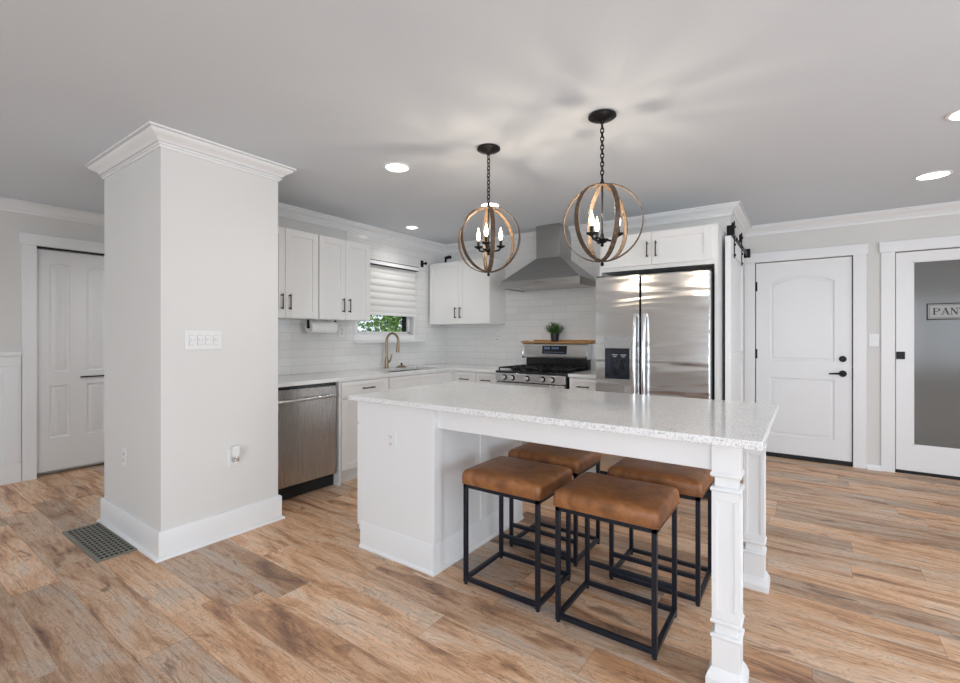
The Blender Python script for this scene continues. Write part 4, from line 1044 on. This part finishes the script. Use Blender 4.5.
# ------------------------------------------------------------------ recessed ceiling lights
def can(x, y, label, r=0.075, e=18, grp='recessed ceiling lights'):
    t_ = thing('recessed_light', label, 'ceiling light', (x, y, HC), grp)
    MB().lathe((x, y, HC), [(r+0.018, -0.0005), (r+0.018, -0.005), (r+0.002, -0.007), (r, -0.004)], 32).build('trim_ring', M['plastic'], t_)
    MB().lathe((x, y, HC), [(r, -0.0045), (r, -0.0065), (0.001, -0.0068)], 32).build('lens', M['can'], t_)
    l = bpy.data.lights.new('downlight', 'SPOT'); l.energy = e; l.spot_size = math.radians(150); l.spot_blend = 0.9; l.color = (1.0, 0.97, 0.95); l.shadow_soft_size = r*0.8
    o = bpy.data.objects.new('downlight', l); COL.objects.link(o); o.parent = t_; o.location = (0, 0, -0.02)
can(-2.31, 2.266, 'lit recessed ceiling light above the worktop, left of the pendants', 0.075, 14)
can(-3.455, 3.61, 'small lit recessed ceiling light in front of the window', 0.055, 16)
can(-2.303, 3.404, 'lit recessed ceiling light behind the farther pendant', 0.075, 12)
can(0.753, 4.631, 'lit recessed ceiling light in front of the pantry door', 0.085, 12)
can(0.708, 3.435, 'lit recessed ceiling light cut off by the right edge of the picture', 0.085, 12)

# ------------------------------------------------------------------ floor vent
vx0, vx1, vy0, vy1 = -3.915, -3.235, 0.860, 1.066
t_ = thing('floor_vent', 'dark metal floor vent grille at the foot of the pillar', 'vent', ((vx0+vx1)/2, (vy0+vy1)/2, 0))
b = MB(); w = 0.022
b.box(vx0, vx1, vy0, vy0+w, 0.0, 0.007); b.box(vx0, vx1, vy1-w, vy1, 0.0, 0.007); b.box(vx0, vx0+w, vy0+w, vy1-w, 0.0, 0.007); b.box(vx1-w, vx1, vy0+w, vy1-w, 0.0, 0.007)
b.build('frame', M['vent'], t_)
b = MB()
n = 15
for i in range(1, n): x = vx0+w+(vx1-vx0-2*w)*i/n; b.box(x-0.005, x+0.005, vy0+w, vy1-w, 0.001, 0.006)
for i in range(1, 7): y = vy0+w+(vy1-vy0-2*w)*i/7; b.box(vx0+w, vx1-w, y-0.003, y+0.003, 0.001, 0.0055)
b.build('grille', M['vent'], t_)
MB().box(vx0+w, vx1-w, vy0+w, vy1-w, 0.0002, 0.001).build('duct_shade_sheet', M['ventdark'], t_)  # near-black sheet at floor level in place of a shaded duct

# ------------------------------------------------------------------ outside the sink window
struct(MB().box(-30, XL-0.3, -12, 25, -0.5, -0.45).build('ground', M['grass'], smooth=False), 'lawn outside')
t_ = thing('tree', 'leafy green tree outside the sink window', 'tree', (-8.2, 7.6, -0.45))
MB().tube([(-8.9, 9.3, -0.45), (-8.85, 9.25, 0.9), (-8.95, 9.3, 2.2)], [0.14, 0.11, 0.07], 10).build('trunk', M['bark'], t_)
rnd = random.Random(11); b = MB()
for i in range(9000):
    while True:
        p = Vector((rnd.uniform(-1, 1), rnd.uniform(-1, 1), rnd.uniform(-1, 1)))
        if 0.25 < p.length < 1: break
    c = Vector((-8.2+p.x*1.3, 8.5+p.y*1.45, 1.75+p.z*1.5))
    d1 = Vector((rnd.uniform(-1, 1), rnd.uniform(-1, 1), rnd.uniform(-1, 1))).normalized(); d2 = d1.cross(Vector((0.3, 0.2, 1))).normalized()
    s_ = rnd.uniform(0.08, 0.15)
    b.add([tuple(c), tuple(c+d1*s_*0.5+d2*s_*0.28), tuple(c+d1*s_), tuple(c+d1*s_*0.5-d2*s_*0.28)], [(0, 1, 2, 3)])
b.build('crown', M['treeleaf'], t_, smooth=False)
sun = bpy.data.lights.new('sun', 'SUN'); sun.energy = 3.0; sun.angle = 0.02
so = bpy.data.objects.new('sun', sun); COL.objects.link(so); so.rotation_euler = (math.radians(38), 0, math.radians(35))
t_ = thing('neighbour_house', 'pale blue house far outside the sink window', 'house', (-13, 8.2, -0.45))
MB().box(-15, -12, 3.0, 9.2, -0.45, 3.4).build('wall', M['siding'], t_)
for y in (6.2, 7.4, 8.5):
    w_ = MB().box(-12.0, -11.96, y-0.3, y+0.3, 0.9, 2.2).build('window', M['trim'], t_)
    MB().box(-11.965, -11.95, y-0.24, y+0.24, 0.96, 2.14).build('pane', M['display'], w_)
MB().prism([(2.7, 3.4), (9.5, 3.4), (6.1, 5.0)], -15.2, -11.7, 'a').build('roof', M['vent'], t_)

for o in bpy.data.objects:
    if '_w' in o: del o['_w']
